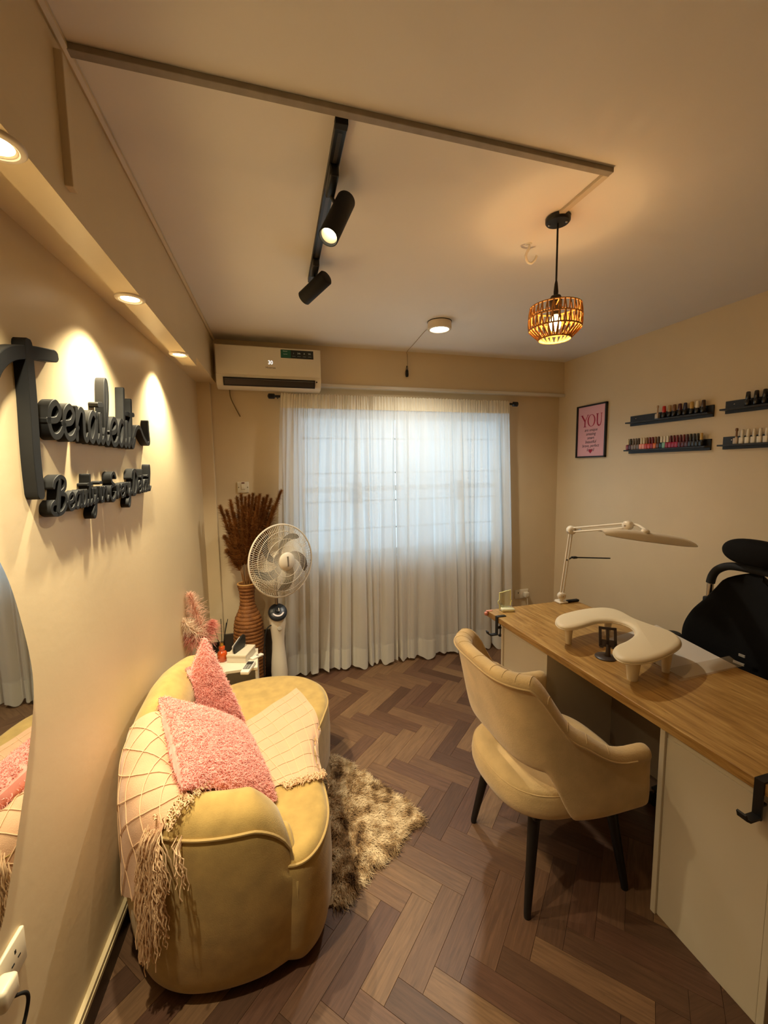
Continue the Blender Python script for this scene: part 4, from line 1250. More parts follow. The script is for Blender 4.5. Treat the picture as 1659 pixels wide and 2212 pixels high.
# ---- clamp-on bag hooks
def bag_hook(y, label, sx_=.022, pr_=.012):
    t = thing('clamp_hook', label, 'hook', (DX0, y, DZ), 'bag hooks on the desk edge')
    hw = .0125
    prof_ = [(DX0 + .055, DZ), (DX0 + .055, DZ + .005), (DX0 - .006, DZ + .005), (DX0 - .006, DZ - .105), (DX0 - .045, DZ - .105), (DX0 - .060, DZ - .095), (DX0 - .066, DZ - .080), (DX0 - .072, DZ - .082),
             (DX0 - .066, DZ - .100), (DX0 - .047, DZ - .112), (DX0 - .0005, DZ - .112), (DX0 - .0005, DZ)]
    k = len(prof_); V = [(x, yy, z) for yy in (y - hw, y + hw) for x, z in prof_]
    F = [(i, (i + 1) % k, k + (i + 1) % k, k + i) for i in range(k)] + [tuple(range(k - 1, -1, -1)), tuple(range(k, 2 * k))]
    obj('bracket', (V, F), m_black, t, smooth=False)
    obj('lower_jaw', bx(DX0 - .004, DX0 + sx_ + .006, y - hw, y + hw, DZ - .072, DZ - .064, .001), m_black, t, smooth=False)
    sc = obj('clamp_screw', cyl((DX0 + sx_, y, DZ - .115), (DX0 + sx_, y, DZ - .036), .0035, 10), m_black, t)
    obj('thumb_pad', lathe([(pr_ - .001, 0), (pr_, .004), (pr_ - .001, .010)], 16, (DX0 + sx_, y, DZ - .124)), m_black, sc)
bag_hook(2.199, 'black clamp-on bag hook at the window end of the desk')
bag_hook(at_x(1633, 1683, DX0)[1] - .012, 'black clamp-on bag hook above the near desk cabinet', .008, .007)
# pink clip hanging on the corner
pc = at_x(1063, 1325, DX0 - .008)
t = thing('cable_clip', 'small pink rubber clip on the far corner of the desk', 'clip', (DX0, 2.315, DZ))
m_rose = mat('pink_rubber', (226, 150, 132), .5)
obj('clip', join(lathe([(.002, .012), (.011, .008), (.013, 0), (.010, -.009), (.002, -.013)], 16, (DX0 - .0125, 2.31, DZ - .014)), bx(DX0 - .012, DX0 + .03, 2.303, 2.317, DZ - .0005, DZ + .0035, .001)), m_rose, t)

# ---- folding desk lamp
lb = at_z(1214, 1302, DZ); lb = np.array([1.905, 2.30, DZ])
m_lampw = mat('white_lamp_enamel', (226, 214, 192), .35)
t = thing('desk_lamp', 'white folding-arm desk lamp with wide flat head', 'desk lamp', lb)
obj('clamp_base', join(bx(lb[0] - .03, lb[0] + .035, lb[1] - .025, lb[1] + .037, DZ, DZ + .012, .004), cyl((lb[0], lb[1], DZ + .01), (lb[0], lb[1], DZ + .03), .013, 14)), m_lampw, t)
obj('clamp_jaw', join(bx(lb[0] - .018, lb[0] + .018, DY1 - .002, DY1 + .012, DZ - .075, DZ + .012, .002), bx(lb[0] - .018, lb[0] + .018, DY1 - .05, DY1 + .012, DZ - .075, DZ - .066, .002)), m_lampw, t)
obj('switch_tail', bx(lb[0] + .04, lb[0] + .13, lb[1] - .02, lb[1] + .008, DZ, DZ + .016, .006), m_blackm, t)
j0 = at_y(1213, 1287, 2.30); j1 = at_y(1234, 1145, 2.30); j2 = at_y(1356, 1135, 1.87)
def joint(p, d, r, wdt):
    d = np.array(d, float); d /= np.linalg.norm(d)
    return place(lathe([(r * .5, -wdt / 2 - .004), (r * .9, -wdt / 2), (r, -wdt / 2 + .004), (r, wdt / 2 - .004), (r * .9, wdt / 2), (r * .5, wdt / 2 + .004)], 24), p, d)
hin = np.array([-.25, -1, 0]) / np.linalg.norm([-.25, -1, 0])
hin2 = np.array([-1.0, -.15, 0]); hin2 /= np.linalg.norm(hin2)
arm1 = (j1 - j0) / np.linalg.norm(j1 - j0)
sd1 = np.array([1, 0, 0]) - arm1 * arm1[0]; sd1 /= np.linalg.norm(sd1)
for s_ in (-1, 1):
    obj('lower_rod', tube([j0 + sd1 * .011 * s_, j1 + sd1 * .011 * s_], .0052, 10), m_lampw, t)
arm2 = (j2 - j1) / np.linalg.norm(j2 - j1)
for s_ in (-1, 1):
    obj('upper_rod', tube([j1 + np.array([0, 0, .013]) * s_, j2 + np.array([0, 0, .013]) * s_], .0055, 10), m_lampw, t)
obj('joint', joint(j0, hin, .026, .03), m_lampw, t)
obj('joint', joint(j1, hin, .028, .036), m_lampw, t)
obj('joint', joint(j2, hin2, .026, .036), m_lampw, t)
for p, hh in ((j0, hin), (j1, hin), (j2, hin2)):
    obj('joint_bolt', place(lathe([(.006, .022), (.005, .0245), (.001, .025)], 12), p, hh), m_chrome, t)
obj('spring', tube([j1 + np.array([.01, -.01, .0]), j1 + (j2 - j1) * .2], .003, 6), m_chrome, t)
hL = at_y(1301, 1149, 1.72); hR = at_y(1500, 1175, 1.74)
hd = (hR - hL); hlen = np.linalg.norm(hd); hd = hd / hlen
hs = np.cross(np.array([0, 0, 1.0]), hd); hs /= np.linalg.norm(hs)                # across (horizontal), towards the wall side
hs = hs * math.cos(.22) - np.cross(hd, hs) * math.sin(.22) * -1
hn = np.cross(hd, hs)
if hn[2] < 0: hn = -hn
def head_pt(u, v, top):
    a = (u * 2 - 1); b = v * 2 - 1
    wv = .056 * (1 - abs(a) ** 3.2 * .55)
    hh = .030 * (1 - abs(b) ** 2.2) * (1 - abs(a) ** 4 * .85)
    p = hL + hd * hlen * u + hs * wv * b + hn * (hh * (1 if top else .62) - .006 * (b * b))
    if not top: p = p - hn * .0025
    return p
g1 = grid(lambda u, v: head_pt(u, v, True), 40, 18); g2 = grid(lambda u, v: head_pt(u, v, False), 40, 18)
obj('head', join(g1, (g2[0], [f[::-1] for f in g2[1]])), m_lampw, t)
nk = at_y(1389, 1141, 1.745)
obj('head_knob', place(lathe([(.010, -.01), (.02, 0), (.022, .01), (.016, .018), (.002, .02)], 20), hL + hd * hlen * .42 + hn * .026, hn), m_lampw, t)
obj('yoke', tube(catmull([j2, j2 + np.array([.03, -.03, .006]), hL + hd * hlen * .42 + hn * .04], 6), .0075, 10), m_lampw, t)
obj('led_panel', grid(lambda u, v: head_pt(.06 + .88 * u, .12 + .76 * v, False) - hn * .0045, 24, 10), mat('frosted_diffuser', (236, 230, 220), .5), t)
# slim black arm standing out beside the lamp (cable stay hung on the wall)
a_ = at_y(1234, 1204, 2.36); b_ = at_y(1318, 1206, 2.34)
t = thing('phone_holder', 'slim black phone holder bar beside the lamp arm', 'phone holder', a_)
obj('bar', tube([a_, a_ + (b_ - a_) * .15, b_], [.006, .0045, .0042], 8), m_blackm, t)
obj('grip', xf(box((0, 0, 0), (.034, .026, .014), .004), Matrix.Translation(Vector(a_ + (b_ - a_) * .08))), m_blackm, t)
obj('bracket', tube([a_ + (b_ - a_) * .02, j0 + (j1 - j0) * ((a_[2] - j0[2]) / (j1[2] - j0[2]))], .005, 8), m_blackm, t)

# ---- clear bright-edged stand on the far corner
zc = DZ
sb = at_z(1092, 1316, DZ)
t = thing('acrylic_stand', 'clear square stand with bright yellow-green edges on the desk corner', 'stand', sb)
m_neon = mat('yellow_green_acrylic', (238, 240, 170), .25)
m_clear = mix_mat('clear_acrylic', [('ShaderNodeBsdfTransparent', (.93, .95, .82), .86, 0), ('ShaderNodeBsdfGlossy', (1, 1, 1), .14, .05)])
yd = sb[1]
q0 = at_y(1079, 1316, yd); q1 = at_y(1079, 1281, yd); q2 = at_y(1103, 1274, yd - .03); q3 = at_y(1103, 1308, yd - .03)
fr_ = catmull([q0, q0 * .6 + q1 * .4 + np.array([-.006, 0, 0]), q1, (q1 + q2) / 2, q2, q2 * .5 + q3 * .5 + np.array([.006, 0, 0]), q3], 3)
obj('rim', tube([q0, q0 * .7 + q1 * .3, q0 * .62 + q1 * .38 + np.array([-.010, 0, 0]), q0 * .5 + q1 * .5 + np.array([-.010, 0, 0]), q0 * .42 + q1 * .58, q1, (q1 + q2) / 2, q2, q2 * .4 + q3 * .6, q2 * .33 + q3 * .67 + np.array([.008, 0, 0]), q2 * .2 + q3 * .8, q3], .0034, 8), m_neon, t)
obj('pane', ([tuple(q + np.array([0, e, 0])) for e in (-.001, .001) for q in (q0, q1, q2, q3)], [(0, 1, 2, 3), (7, 6, 5, 4), (0, 4, 5, 1), (1, 5, 6, 2), (2, 6, 7, 3), (3, 7, 4, 0)]), m_clear, t, smooth=False)
bd = np.array([(q0[0] + q3[0]) / 2 + .006, (q0[1] + q3[1]) / 2 - .02, DZ + .011])
obj('base', xf(box((0, 0, 0), (.085, .045, .022), .009, 3), Matrix.Translation(Vector(bd)) @ Matrix.Rotation(-.25, 4, 'Z')), mat('pale_green_plastic', (226, 224, 186), .4), t)

# ---- padded hand rest
m_pad = mat('cream_leatherette', (228, 212, 178), .5, bump=.06, bscale=300)
AZ_ = DZ + .118
outl = [at_z(px, py, AZ_) for px, py in ((1202, 1342), (1210, 1331), (1240, 1322), (1275, 1316), (1310, 1315), (1340, 1322), (1370, 1338), (1410, 1353), (1448, 1366), (1468, 1382), (1465, 1396), (1440, 1412), (1405, 1425), (1370, 1430), (1340, 1424), (1327, 1408),
                                      (1334, 1396), (1352, 1388), (1370, 1376), (1374, 1364), (1362, 1352), (1340, 1344), (1315, 1341), (1285, 1343), (1255, 1352), (1230, 1357), (1210, 1353))]
po = np.array(catmull([p[:2] for p in outl], 5, True))
ar_ = .5 * sum(po[i - 1][0] * po[i][1] - po[i][0] * po[i - 1][1] for i in range(len(po)))
if ar_ < 0: po = po[::-1]
t = thing('hand_rest', 'cream padded curved hand rest on four stubby legs on the desk', 'hand rest', (1.68, 1.6, DZ))
lays = [(AZ_ - .016, .004), (AZ_ - .012, -.002), (AZ_ - .006, -.005), (AZ_, -.004), (AZ_ + .006, .002), (AZ_ + .009, .009), (AZ_ + .011, .018)]
V, F = [], []; k = len(po)
for z, d in lays: V += [(p[0], p[1], z) for p in inset(po, d)]
for l in range(len(lays) - 1):
    for i in range(k):
        j = (i + 1) % k; F.append((l * k + i, l * k + j, (l + 1) * k + j, (l + 1) * k + i))
F.append(tuple(range(k - 1, -1, -1))); F.append(tuple((len(lays) - 1) * k + i for i in range(k)))
obj('pad', (V, F), m_pad, t)
obj('piping', tube([(p[0], p[1], AZ_ - .009) for p in inset(po, -.004)], .0030, 6, True), m_pad, t)
for (px, py), r in (((1228, 1390), .017), ((1312, 1372), .017), ((1366, 1468), .026), ((1438, 1451), .019)):
    p = at_z(px, py, DZ)
    top = np.array([p[0], p[1]])
    obj('leg', lathe([(r * .78, .0), (r * .80, .004), (r * 1.15, .085), (r * 1.22, .106)], 24, (p[0], p[1], DZ)), m_pad, t)

# ---- dark phone stand
t = thing('phone_stand', 'dark grey phone stand on a round base under the hand rest', 'phone stand', at_z(1308, 1420, DZ))
pb = at_z(1308, 1420, DZ); m_ph = mat('dark_grey_plastic', (58, 48, 44), .4)
obj('base', lathe([(.046, 0), (.048, .004), (.044, .008), (.015, .011)], 36, (pb[0], pb[1], DZ)), m_ph, t)
obj('post', tube([(pb[0] + .008, pb[1] - .006, DZ + .008), (pb[0] + .01, pb[1] - .004, DZ + .05), (pb[0] + .012, pb[1], DZ + .062)], [.012, .010, .009], 12), m_ph, t)
u_ = np.array([.80, -.60, 0.0]); w_ = np.array([.25, .33, .91]); w_ /= np.linalg.norm(w_); n_ = np.cross(u_, w_)
pc_ = np.array([pb[0] + .02, pb[1] + .012, DZ + .094])
u_ = u_ * 1.3; w_ = w_ * 1.3
Mp = Matrix(((u_[0], w_[0], n_[0], pc_[0]), (u_[1], w_[1], n_[1], pc_[1]), (u_[2], w_[2], n_[2], pc_[2]), (0, 0, 0, 1)))
pl = obj('cradle', xf(join(bx(-.030, -.020, -.036, .036, -.003, .003, .001), bx(.020, .030, -.036, .036, -.003, .003, .001), bx(-.028, .028, .026, .036, -.003, .003, .001), bx(-.028, .028, -.036, -.010, -.003, .003, .001), bx(-.005, .005, -.03, .03, -.003, .003)), Mp), m_ph, t, smooth=False)
for s_ in (-1, 1):
    obj('lip', xf(bx(s_ * .02 - .006, s_ * .02 + .006, -.040, -.034, -.028, .004, .001), Mp), m_ph, pl, smooth=False)

# ---- translucent work mat (paper towel)
t = obj('paper_mat', grid(lambda u, v: tuple(np.r_[(at_z(1478, 1466, DZ) * (1 - u) * (1 - v) + at_z(1592, 1440, DZ) * u * (1 - v) + at_z(1310, 1380, DZ) * (1 - u) * v + at_z(1418, 1350, DZ) * u * v)[:2], DZ + .0012 + .0008 * math.sin(9 * u + 3) * math.sin(8 * v)]), 20, 20), mat('white_paper', (206, 196, 182), .8), origin=at_z(1478, 1466, DZ))
tag(t, 'flat white paper sheet spread on the desk under the hand rest', 'paper')
t = obj('plastic_sheet', grid(lambda u, v: tuple(np.r_[(at_z(1470, 1474, DZ) * (1 - u) * (1 - v) + at_z(1606, 1440, DZ) * u * (1 - v) + at_z(1445, 1445, DZ) * (1 - u) * v + at_z(1575, 1418, DZ) * u * v)[:2], DZ + .0028 + .0006 * math.sin(7 * u) * math.cos(6 * v)]), 16, 10), mix_mat('clear_film', [('ShaderNodeBsdfTransparent', (.95, .92, .86), .72, 0), ('ShaderNodeBsdfDiffuse', (.66, .58, .48), .26, 1), ('ShaderNodeBsdfGlossy', (1, 1, 1), .02, .3)]), origin=at_z(1470, 1474, DZ))
tag(t, 'thin clear plastic film over the edge of the white paper on the desk', 'plastic sheet')

# ================================================================== OFFICE CHAIR BEHIND THE DESK
oc = thing('office_chair', 'black high-back office chair with headrest behind the desk', 'office chair', (2.25, 1.47, 0))
m_mesh = mat('black_mesh_fabric', (15, 14, 14), .85, bump=.2, bscale=500, spec=.2)
YC = 1.455
HV_ = np.array(catmull([(0, .235), (.22, .264), (.43, .276), (.60, .243), (.74, .186), (.86, .140), (.95, .108), (1.0, .062)], 8))
def back_pt(u, v, side):
    a = u * 2 - 1; z = .52 + (1.125 - .52) * v
    hwv = float(np.interp(v, HV_[:, 0], HV_[:, 1]))
    y = YC + a * hwv
    x = 2.31 + .05 * v + (.06 * (v - .35) ** 2) - .07 * a * a * 1.0
    th = .032 * max(0, 1 - abs(a) ** 4) ** .5 * (1 - abs(v * 2 - 1) ** 6) ** .5 + .004
    return (x + side * th, y, z + .02 * (1 - a * a) * v)
g1 = grid(lambda u, v: back_pt(u, v, -1), 34, 34); g2 = grid(lambda u, v: back_pt(u, v, 1), 34, 34)
obj('backrest', join((g1[0], [f[::-1] for f in g1[1]]), g2), m_mesh, oc)
for yy, zz_, l_ in ((1.505, .80, .028), (1.49, .765, .05)):
    p = at_x(1610, 1415, 2.27) if l_ < .04 else at_x(1603, 1431, 2.27)
    obj('label_tag', bx(2.244, 2.249, p[1] - l_ / 2, p[1] + l_ / 2, p[2] - .006, p[2] + .006), mat('pale_tag', (170, 164, 150), .6), oc, smooth=False)
# lumbar shell and head frame
hf = [at_x(1533, 1284, 2.36), at_x(1534, 1262, 2.36), at_x(1540, 1242, 2.36), at_x(1553, 1229, 2.36), at_x(1580, 1223, 2.36)]
hf2 = [np.array([2.36, 2 * YC - p[1], p[2]]) for p in hf]
path = catmull(hf + [np.array([2.36, YC, hf[-1][2] + .004])] + hf2[::-1], 6)
obj('head_frame', tube(path[7:-7], .021, 14), m_blackm, oc)
for a in (hf, hf2):
    obj('chrome_sleeve', tube([a[0] + np.array([0, 0, -.012]), a[0] + np.array([0, 0, .062])], .0165, 16), m_chrome, oc)
    obj('frame_clip', xf(box((0, 0, 0), (.05, .045, .055), .008), Matrix.Translation(Vector(a[0] + np.array([0, 0, -.038])))), m_blackm, oc)
hc = at_x(1640, 1197, 2.335); hc[1] = YC - .02
def head_rest(u, v):
    a = 2 * math.pi * u; b = math.pi * (v - .5)
    cb = math.copysign(abs(math.cos(b)) ** .75, math.cos(b))
    return (2.335 + .05 * cb * math.cos(a), YC - .005 + .150 * cb * math.sin(a), hc[2] + .068 * math.sin(b))
obj('headrest', grid(head_rest, 40, 22, True), m_mesh, oc)
obj('headrest_mount', bx(2.345, 2.385, YC - .04, YC + .04, hc[2] - .10, hc[2] - .02, .01), m_blackm, oc)
def oc_seat(u, v):
    a = 2 * math.pi * u; lay_ = [(.9, .40), (1, .43), (.99, .46), (.93, .48), (.001, .485)]
    f = v * 4; i = min(int(f), 3); k = f - i
    r = lay_[i][0] * (1 - k) + lay_[i + 1][0] * k; z = lay_[i][1] * (1 - k) + lay_[i + 1][1] * k
    c_, s_ = math.cos(a), math.sin(a)
    return (2.12 + .23 * r * math.copysign(abs(c_) ** .6, c_), YC + .25 * r * math.copysign(abs(s_) ** .6, s_), z)
obj('seat', grid(oc_seat, 48, 14, True), m_mesh, oc)
for s_ in (1, -1):
    ya = YC + s_ * .345
    cx_ = 2.21
    def pad_(u, v, ya=ya):
        a = 2 * math.pi * u; lay_ = [(.9, 0), (1, .008), (1, .018), (.92, .027), (.6, .031), (.001, .032)]
        f = v * 5; i = min(int(f), 4); k = f - i
        r = lay_[i][0] * (1 - k) + lay_[i + 1][0] * k; z = lay_[i][1] * (1 - k) + lay_[i + 1][1] * k
        c_, si = math.cos(a), math.sin(a)
        return (cx_ + .115 * r * math.copysign(abs(c_) ** .7, c_), ya + .045 * r * math.copysign(abs(si) ** .7, si), .690 + z)
    obj('armrest', grid(pad_, 40, 16, True), m_blackm, oc)
    obj('arm_post', tube(catmull([(2.2, ya, .69), (2.2, ya, .55), (2.18, ya - s_ * .03, .45), (2.16, YC + s_ * .18, .41)], 5), .017, 10), m_blackm, oc)
obj('back_bar', tube(catmull([(2.38, YC, .75), (2.40, YC, .55), (2.34, YC, .42), (2.2, YC, .39)], 6), .022, 10), m_blackm, oc)
obj('gas_lift', cyl((2.12, YC, .1), (2.12, YC, .40), .025, 16), m_blackm, oc)
for k in range(5):
    a = 2 * math.pi * k / 5 + 3.02
    e_ = np.array([2.12 + .30 * math.cos(a), YC + .30 * math.sin(a), .075])
    obj('base_spoke', tube([(2.12, YC, .115), ((2.12 + e_[0]) / 2, (YC + e_[1]) / 2, .10), e_], [.028, .022, .016], 10), m_blackm, oc)
    cs = obj('caster', place(lathe([(.020, -.022), (.028, -.018), (.028, .018), (.020, .022)], 20), (e_[0], e_[1], .028), (-math.sin(a), math.cos(a), 0)), m_blackm, oc)
    obj('caster_pin', cyl((e_[0], e_[1], .03), (e_[0], e_[1], .08), .006, 8), m_chrome, cs)

# ================================================================== WINDOW CORNER
# ---- pedestal fan
FYY = 3.10
fb = np.array([.070, FYY, 0])
m_fan = mat('white_fan_plastic', (224, 214, 196), .4)
m_blade = mat('grey_translucent_blade', (62, 56, 50), .35)
m_navy = mat('dark_slate_plastic', (34, 38, 46), .35)
fan = thing('pedestal_fan', 'white pedestal fan with grey blades in front of the curtain', 'fan', fb)
body = [(.145, 0), (.148, .01), (.14, .03), (.075, .05), (.062, .08), (.060, .14), (.063, .20), (.058, .28), (.050, .36), (.046, .43), (.052, .50), (.060, .56), (.062, .60), (.058, .625)]
body = [(r if z < .04 else r * .95, z) for r, z in body]
obj('pedestal', lathe(body, 40, fb), m_fan, fan)
cpn = (fb[0] + .004, fb[1] - .030, .665)
pn = obj('control_panel', place(lathe([(.064, -.022), (.068, -.01), (.067, .004), (.055, .014), (.02, .017), (.001, .017)], 36), cpn, (.1, -.72, .70)), m_navy, fan)
Mk = Matrix.Translation(Vector(cpn)) @ frame_to((.1, -.72, .70))
obj('knob', xf(lathe([(.016, .014), (.015, .03), (.010, .033), (.001, .033)], 20), Mk), m_navy, pn)
obj('knob_mark', xf(bx(.002, .008, -.012, .014, .031, .035), Mk), m_white, pn, smooth=False)
obj('dial_label', xf(prism([(.034 * math.cos(q), .034 * math.sin(q)) for q in np.linspace(3.5, 5.9, 12)] + [(.045 * math.cos(q), .045 * math.sin(q)) for q in np.linspace(5.9, 3.5, 12)], .0145, .0185), Mk), mat('pale_lilac_label', (205, 196, 200), .5), pn, smooth=False)
obj('remote_sensor', place(lathe([(.018, 0), (.016, .006), (.001, .008)], 20), (fb[0] + .012, fb[1] - .052, .55), (.2, -1, .1)), mat('grey_button', (190, 182, 168), .4), fan)
obj('pole', cyl((fb[0], fb[1], .62), (fb[0], fb[1] + .03, .98), .012, 14), mat('steel_grey_tube', (150, 140, 128), .3, metal=.8), fan)
fc = at_y(609, 1211, FYY - .03)
fn = np.array([.50, -.855, .06]); fn /= np.linalg.norm(fn)
Mf = Matrix.Translation(Vector(fc)) @ frame_to(fn)
FR = .262
obj('motor', xf(lathe([(.03, -.13), (.055, -.12), (.068, -.09), (.068, -.05), (.05, -.03)], 28), Mf), m_fan, fan)
obj('neck', tube([(fb[0], fb[1] + .03, .93), tuple(Mf @ Vector((0, -.03, -.09)))], .022, 12), m_fan, fan)
obj('rim', xf(tube([(FR * math.cos(q), FR * math.sin(q), 0) for q in np.linspace(0, 2 * math.pi, 72, endpoint=False)], .0065, 8, True), Mf), m_fan, fan)
def gr(z1, n, sgn, skew):
    gs = []
    for k in range(n):
        a = 2 * math.pi * k / n; P = []
        for q in np.linspace(0, 1, 7):
            r = .062 + (FR - .062) * q; aa = a + skew * (1 - q)
            zz_ = z1 * (1 - q ** 3.2)
            P.append((r * math.cos(aa), r * math.sin(aa), zz_))
        gs.append(tube(P, .0014, 3, caps=False))
    for r in (.11, .16, .215):
        q = (r - .062) / (FR - .062)
        gs.append(tube([(r * math.cos(x), r * math.sin(x), z1 * (1 - q ** 3.2)) for x in np.linspace(0, 2 * math.pi, 48, endpoint=False)], .0015, 4, True))
    return join(*gs)
obj('front_grille', xf(gr(.065, 110, 1, .25), Mf), m_fan, fan, kind='stuff')
obj('rear_grille', xf(gr(-.06, 80, 1, -.2), Mf), m_fan, fan, kind='stuff')
obj('hub_cap', xf(lathe([(.064, .055), (.066, .064), (.058, .074), (.02, .080), (.001, .080)], 36), Mf), m_fan, fan)
obj('brand_strip', xf(bx(-.006, .006, -.036, .036, .0755, .0812, .001), Mf), mat('grey_strip', (120, 110, 96), .5), fan, smooth=False)
obj('blade_hub', xf(lathe([(.045, -.03), (.05, .0), (.045, .03), (.001, .034)], 28), Mf), m_blade, fan)
for k in range(5):
    a0 = 2 * math.pi * k / 5 + 1.77
    def bl(u, v, side=0):
        r = .040 + .185 * u
        aa = a0 - .95 * u ** 1.35 + (v - .5) * (.62 * (1 - .35 * u) if u < .9 else .62 * .68 * (1 - (u - .9) * 6))
        return (r * math.cos(aa), r * math.sin(aa), .022 * (v - .5) * (1.2 - .4 * u) + side * .0012)
    A = grid(lambda u, v: bl(u, v, 1), 16, 8); B_ = grid(lambda u, v: bl(u, v, -1), 16, 8)
    obj('blade', xf(join(A, (B_[0], [f[::-1] for f in B_[1]])), Mf), m_blade, fan)
o = obj('power_cord', tube(catmull([at_y(592, 1347, FYY - .03), at_y(577, 1358, 3.06), at_y(572, 1385, 3.05), at_y(570, 1430, 3.04), (-.04, 3.0, .06), (-.06, 2.975, .008), (-.10, 2.955, .006)], 6), .0045, 8), m_blackm, fan)

# ---- woven floor vase
VX, VY = -.138, 3.20
m_cane = mat('woven_cane', (150, 96, 44), .65, rgb2=(112, 66, 28), vscale=26, bump=.5, bscale=160)
def vprof(z):
    return np.interp(z, [0, .05, .15, .30, .45, .55, .61, .66, .70, .74, .80, .84, .86], [.075, .088, .102, .108, .107, .102, .090, .066, .053, .049, .052, .060, .064])
pv = []
nz_ = 33
for i in range(nz_ * 4 + 1):
    z = .86 * i / (nz_ * 4)
    pv.append((float(vprof(z)) + .0052 * abs(math.sin(math.pi * i / 4)), z))
pv += [(.055, .862), (.045, .84), (.042, .70)]
vz = thing('floor_vase', 'tall woven cane floor vase in the corner', 'vase', (VX, VY, 0))
obj('body', lathe(pv, 48, (VX, VY, 0), True, False), m_cane, vz)
obj('rim', tube([(VX + .062 * math.cos(q), VY + .062 * math.sin(q), .862) for q in np.linspace(0, 2 * math.pi, 40, endpoint=False)], .007, 8, True), mat('pale_cane_rim', (178, 132, 74), .6), vz)
# ---- dried pampas stems
m_stalk = mat('dry_stalk', (140, 96, 50), .7); m_plume = mat('brown_pampas', (140, 90, 44), .9, rgb2=(104, 62, 28), vscale=16, spec=.1)
tips = [(476, 1095), (490, 1104), (498, 1083), (512, 1076), (521, 1070), (530, 1076), (538, 1071), (546, 1068), (553, 1075), (561, 1070), (569, 1078), (577, 1072), (585, 1080), (607, 1061), (590, 1095), (486, 1160), (492, 1190), (505, 1110), (525, 1095), (541, 1100), (557, 1098), (572, 1105), (500, 1140), (550, 1120)]
for i, (px, py) in enumerate(tips):
    yy = VY + random.uniform(-.10, .10)
    if px > 600: yy = 3.16
    tp = at_y(px, py, yy)
    tp[1] = min(tp[1], YB - .05)
    an = random.uniform(0, 6.28); b0 = np.array([VX + .025 * math.cos(an), VY + .025 * math.sin(an), .60])
    b1 = np.array([VX + (tp[0] - VX) * .18, VY + (tp[1] - VY) * .2, .90])
    lowb = py > 1125
    path = catmull([b0, b1, b1 * .45 + tp * .55 + np.array([0, 0, .03]), tp], 8)
    o = thing('pampas_stem', 'brown dried pampas stem leaning out towards the curtain from the woven vase' if px > 600 else 'low brown dried pampas stem drooping towards the corner from the woven vase' if px < 495 and py > 1150 else 'brown dried pampas stem with feathery plume upright in the woven vase', 'dried grass', b0, 'dried pampas stems in the woven vase')
    obj('stalk', tube(path, [.0022] * len(path), 5), m_stalk, o)
    P = np.array(path); n = 1500
    kk = rng.uniform(.40, 1.0, n) ** .9
    idx = kk * (len(P) - 1); i0 = np.minimum(idx.astype(int), len(P) - 2); fr2 = (idx - i0)[:, None]
    ro = P[i0] * (1 - fr2) + P[i0 + 1] * fr2
    tg = P[i0 + 1] - P[i0]; tg /= np.linalg.norm(tg, axis=1, keepdims=True)
    dr = tg * 1.4 + rng.normal(size=(n, 3)) * .5
    ln = .105 * (1.10 - kk) ** .6 * rng.uniform(.5, 1.1, n)
    Vs, Fs, _ = strands(ro, dr, ln, .0014, .15, 2, .35)
    Vs[:, 1] = np.minimum(Vs[:, 1], YB - .012)
    obj('plume', (Vs, Fs), m_plume, o, kind='stuff')

# ---- white side table
TX0, TX1, TY0, TY1, TZ = -.415, -.072, 2.635, 2.93, .47
tb = thing('side_table', 'small white box side table between the sofa and the woven vase', 'side table', ((TX0 + TX1) / 2, 2.79, 0))
m_tab = mat('white_lacquer', (220, 210, 190), .4)
obj('top', bx(TX0, TX1, TY0, TY1, TZ - .018, TZ, .002), m_tab, tb, smooth=False)
for x in (TX0, TX1 - .016):
    obj('side', bx(x, x + .016, TY0 + .005, TY1 - .005, 0, TZ - .018, .001), m_tab, tb, smooth=False)
obj('shelf', bx(TX0 + .016, TX1 - .016, TY0 + .01, TY1 - .01, .2, .216), m_tab, tb, smooth=False)
obj('back', bx(TX0 + .016, TX1 - .016, TY1 - .02, TY1 - .008, .0, TZ - .018), m_tab, tb, smooth=False)
# things on it
def rotbox(name, c, s, rz, m, label, cat, bev=.003, parts=None, rx=0):
    t = thing(name, label, cat, (c[0], c[1], c[2] - s[2] / 2))
    M_ = Matrix.Translation(Vector(c)) @ Matrix.Rotation(rz, 4, 'Z') @ Matrix.Rotation(rx, 4, 'X')
    return t, M_
bc = at_z(515, 1424, TZ + .05)
t, M_ = rotbox('storage_box', (-.175, 2.815, TZ + .026), (.14, .18, .05), -.35, m_tab, 'flat white box lying on the side table', 'box')
obj('tray', xf(bx(-.063, .063, -.083, .083, -.0265, .008, .003), M_), m_tab, t, smooth=False)
obj('lid', xf(bx(-.065, .065, -.085, .085, .008, .026, .004), M_), mat('ivory_lid', (214, 202, 178), .45), t, smooth=False)
bz = TZ + .052
p = at_z(505, 1425, bz)
t = thing('card_holder', 'black angular card holder standing on the flat white box', 'card holder', (-.185, 2.81, bz))
M_ = Matrix.Translation(Vector((-.185, 2.81, bz))) @ Matrix.Rotation(1.05, 4, 'Z')
def slab(poly, t0):
    k = len(poly); V = [(x, yy, z) for yy in (-t0, t0) for x, z in poly]
    return V, [(i, (i + 1) % k, k + (i + 1) % k, k + i) for i in range(k)] + [tuple(range(k - 1, -1, -1)), tuple(range(k, 2 * k))]
obj('panel', xf(slab([(-.06, 0), (.045, 0), (.065, .018), (.065, .075), (.052, .088), (.035, .085), (-.045, .05), (-.06, .035)], .006), M_), m_black, t, smooth=False)
obj('card', xf(slab([(-.05, .004), (.04, .004), (.04, .078), (-.05, .045)], .0012), M_ @ Matrix.Translation((-.012, .012, .002))), m_white, t, smooth=False)
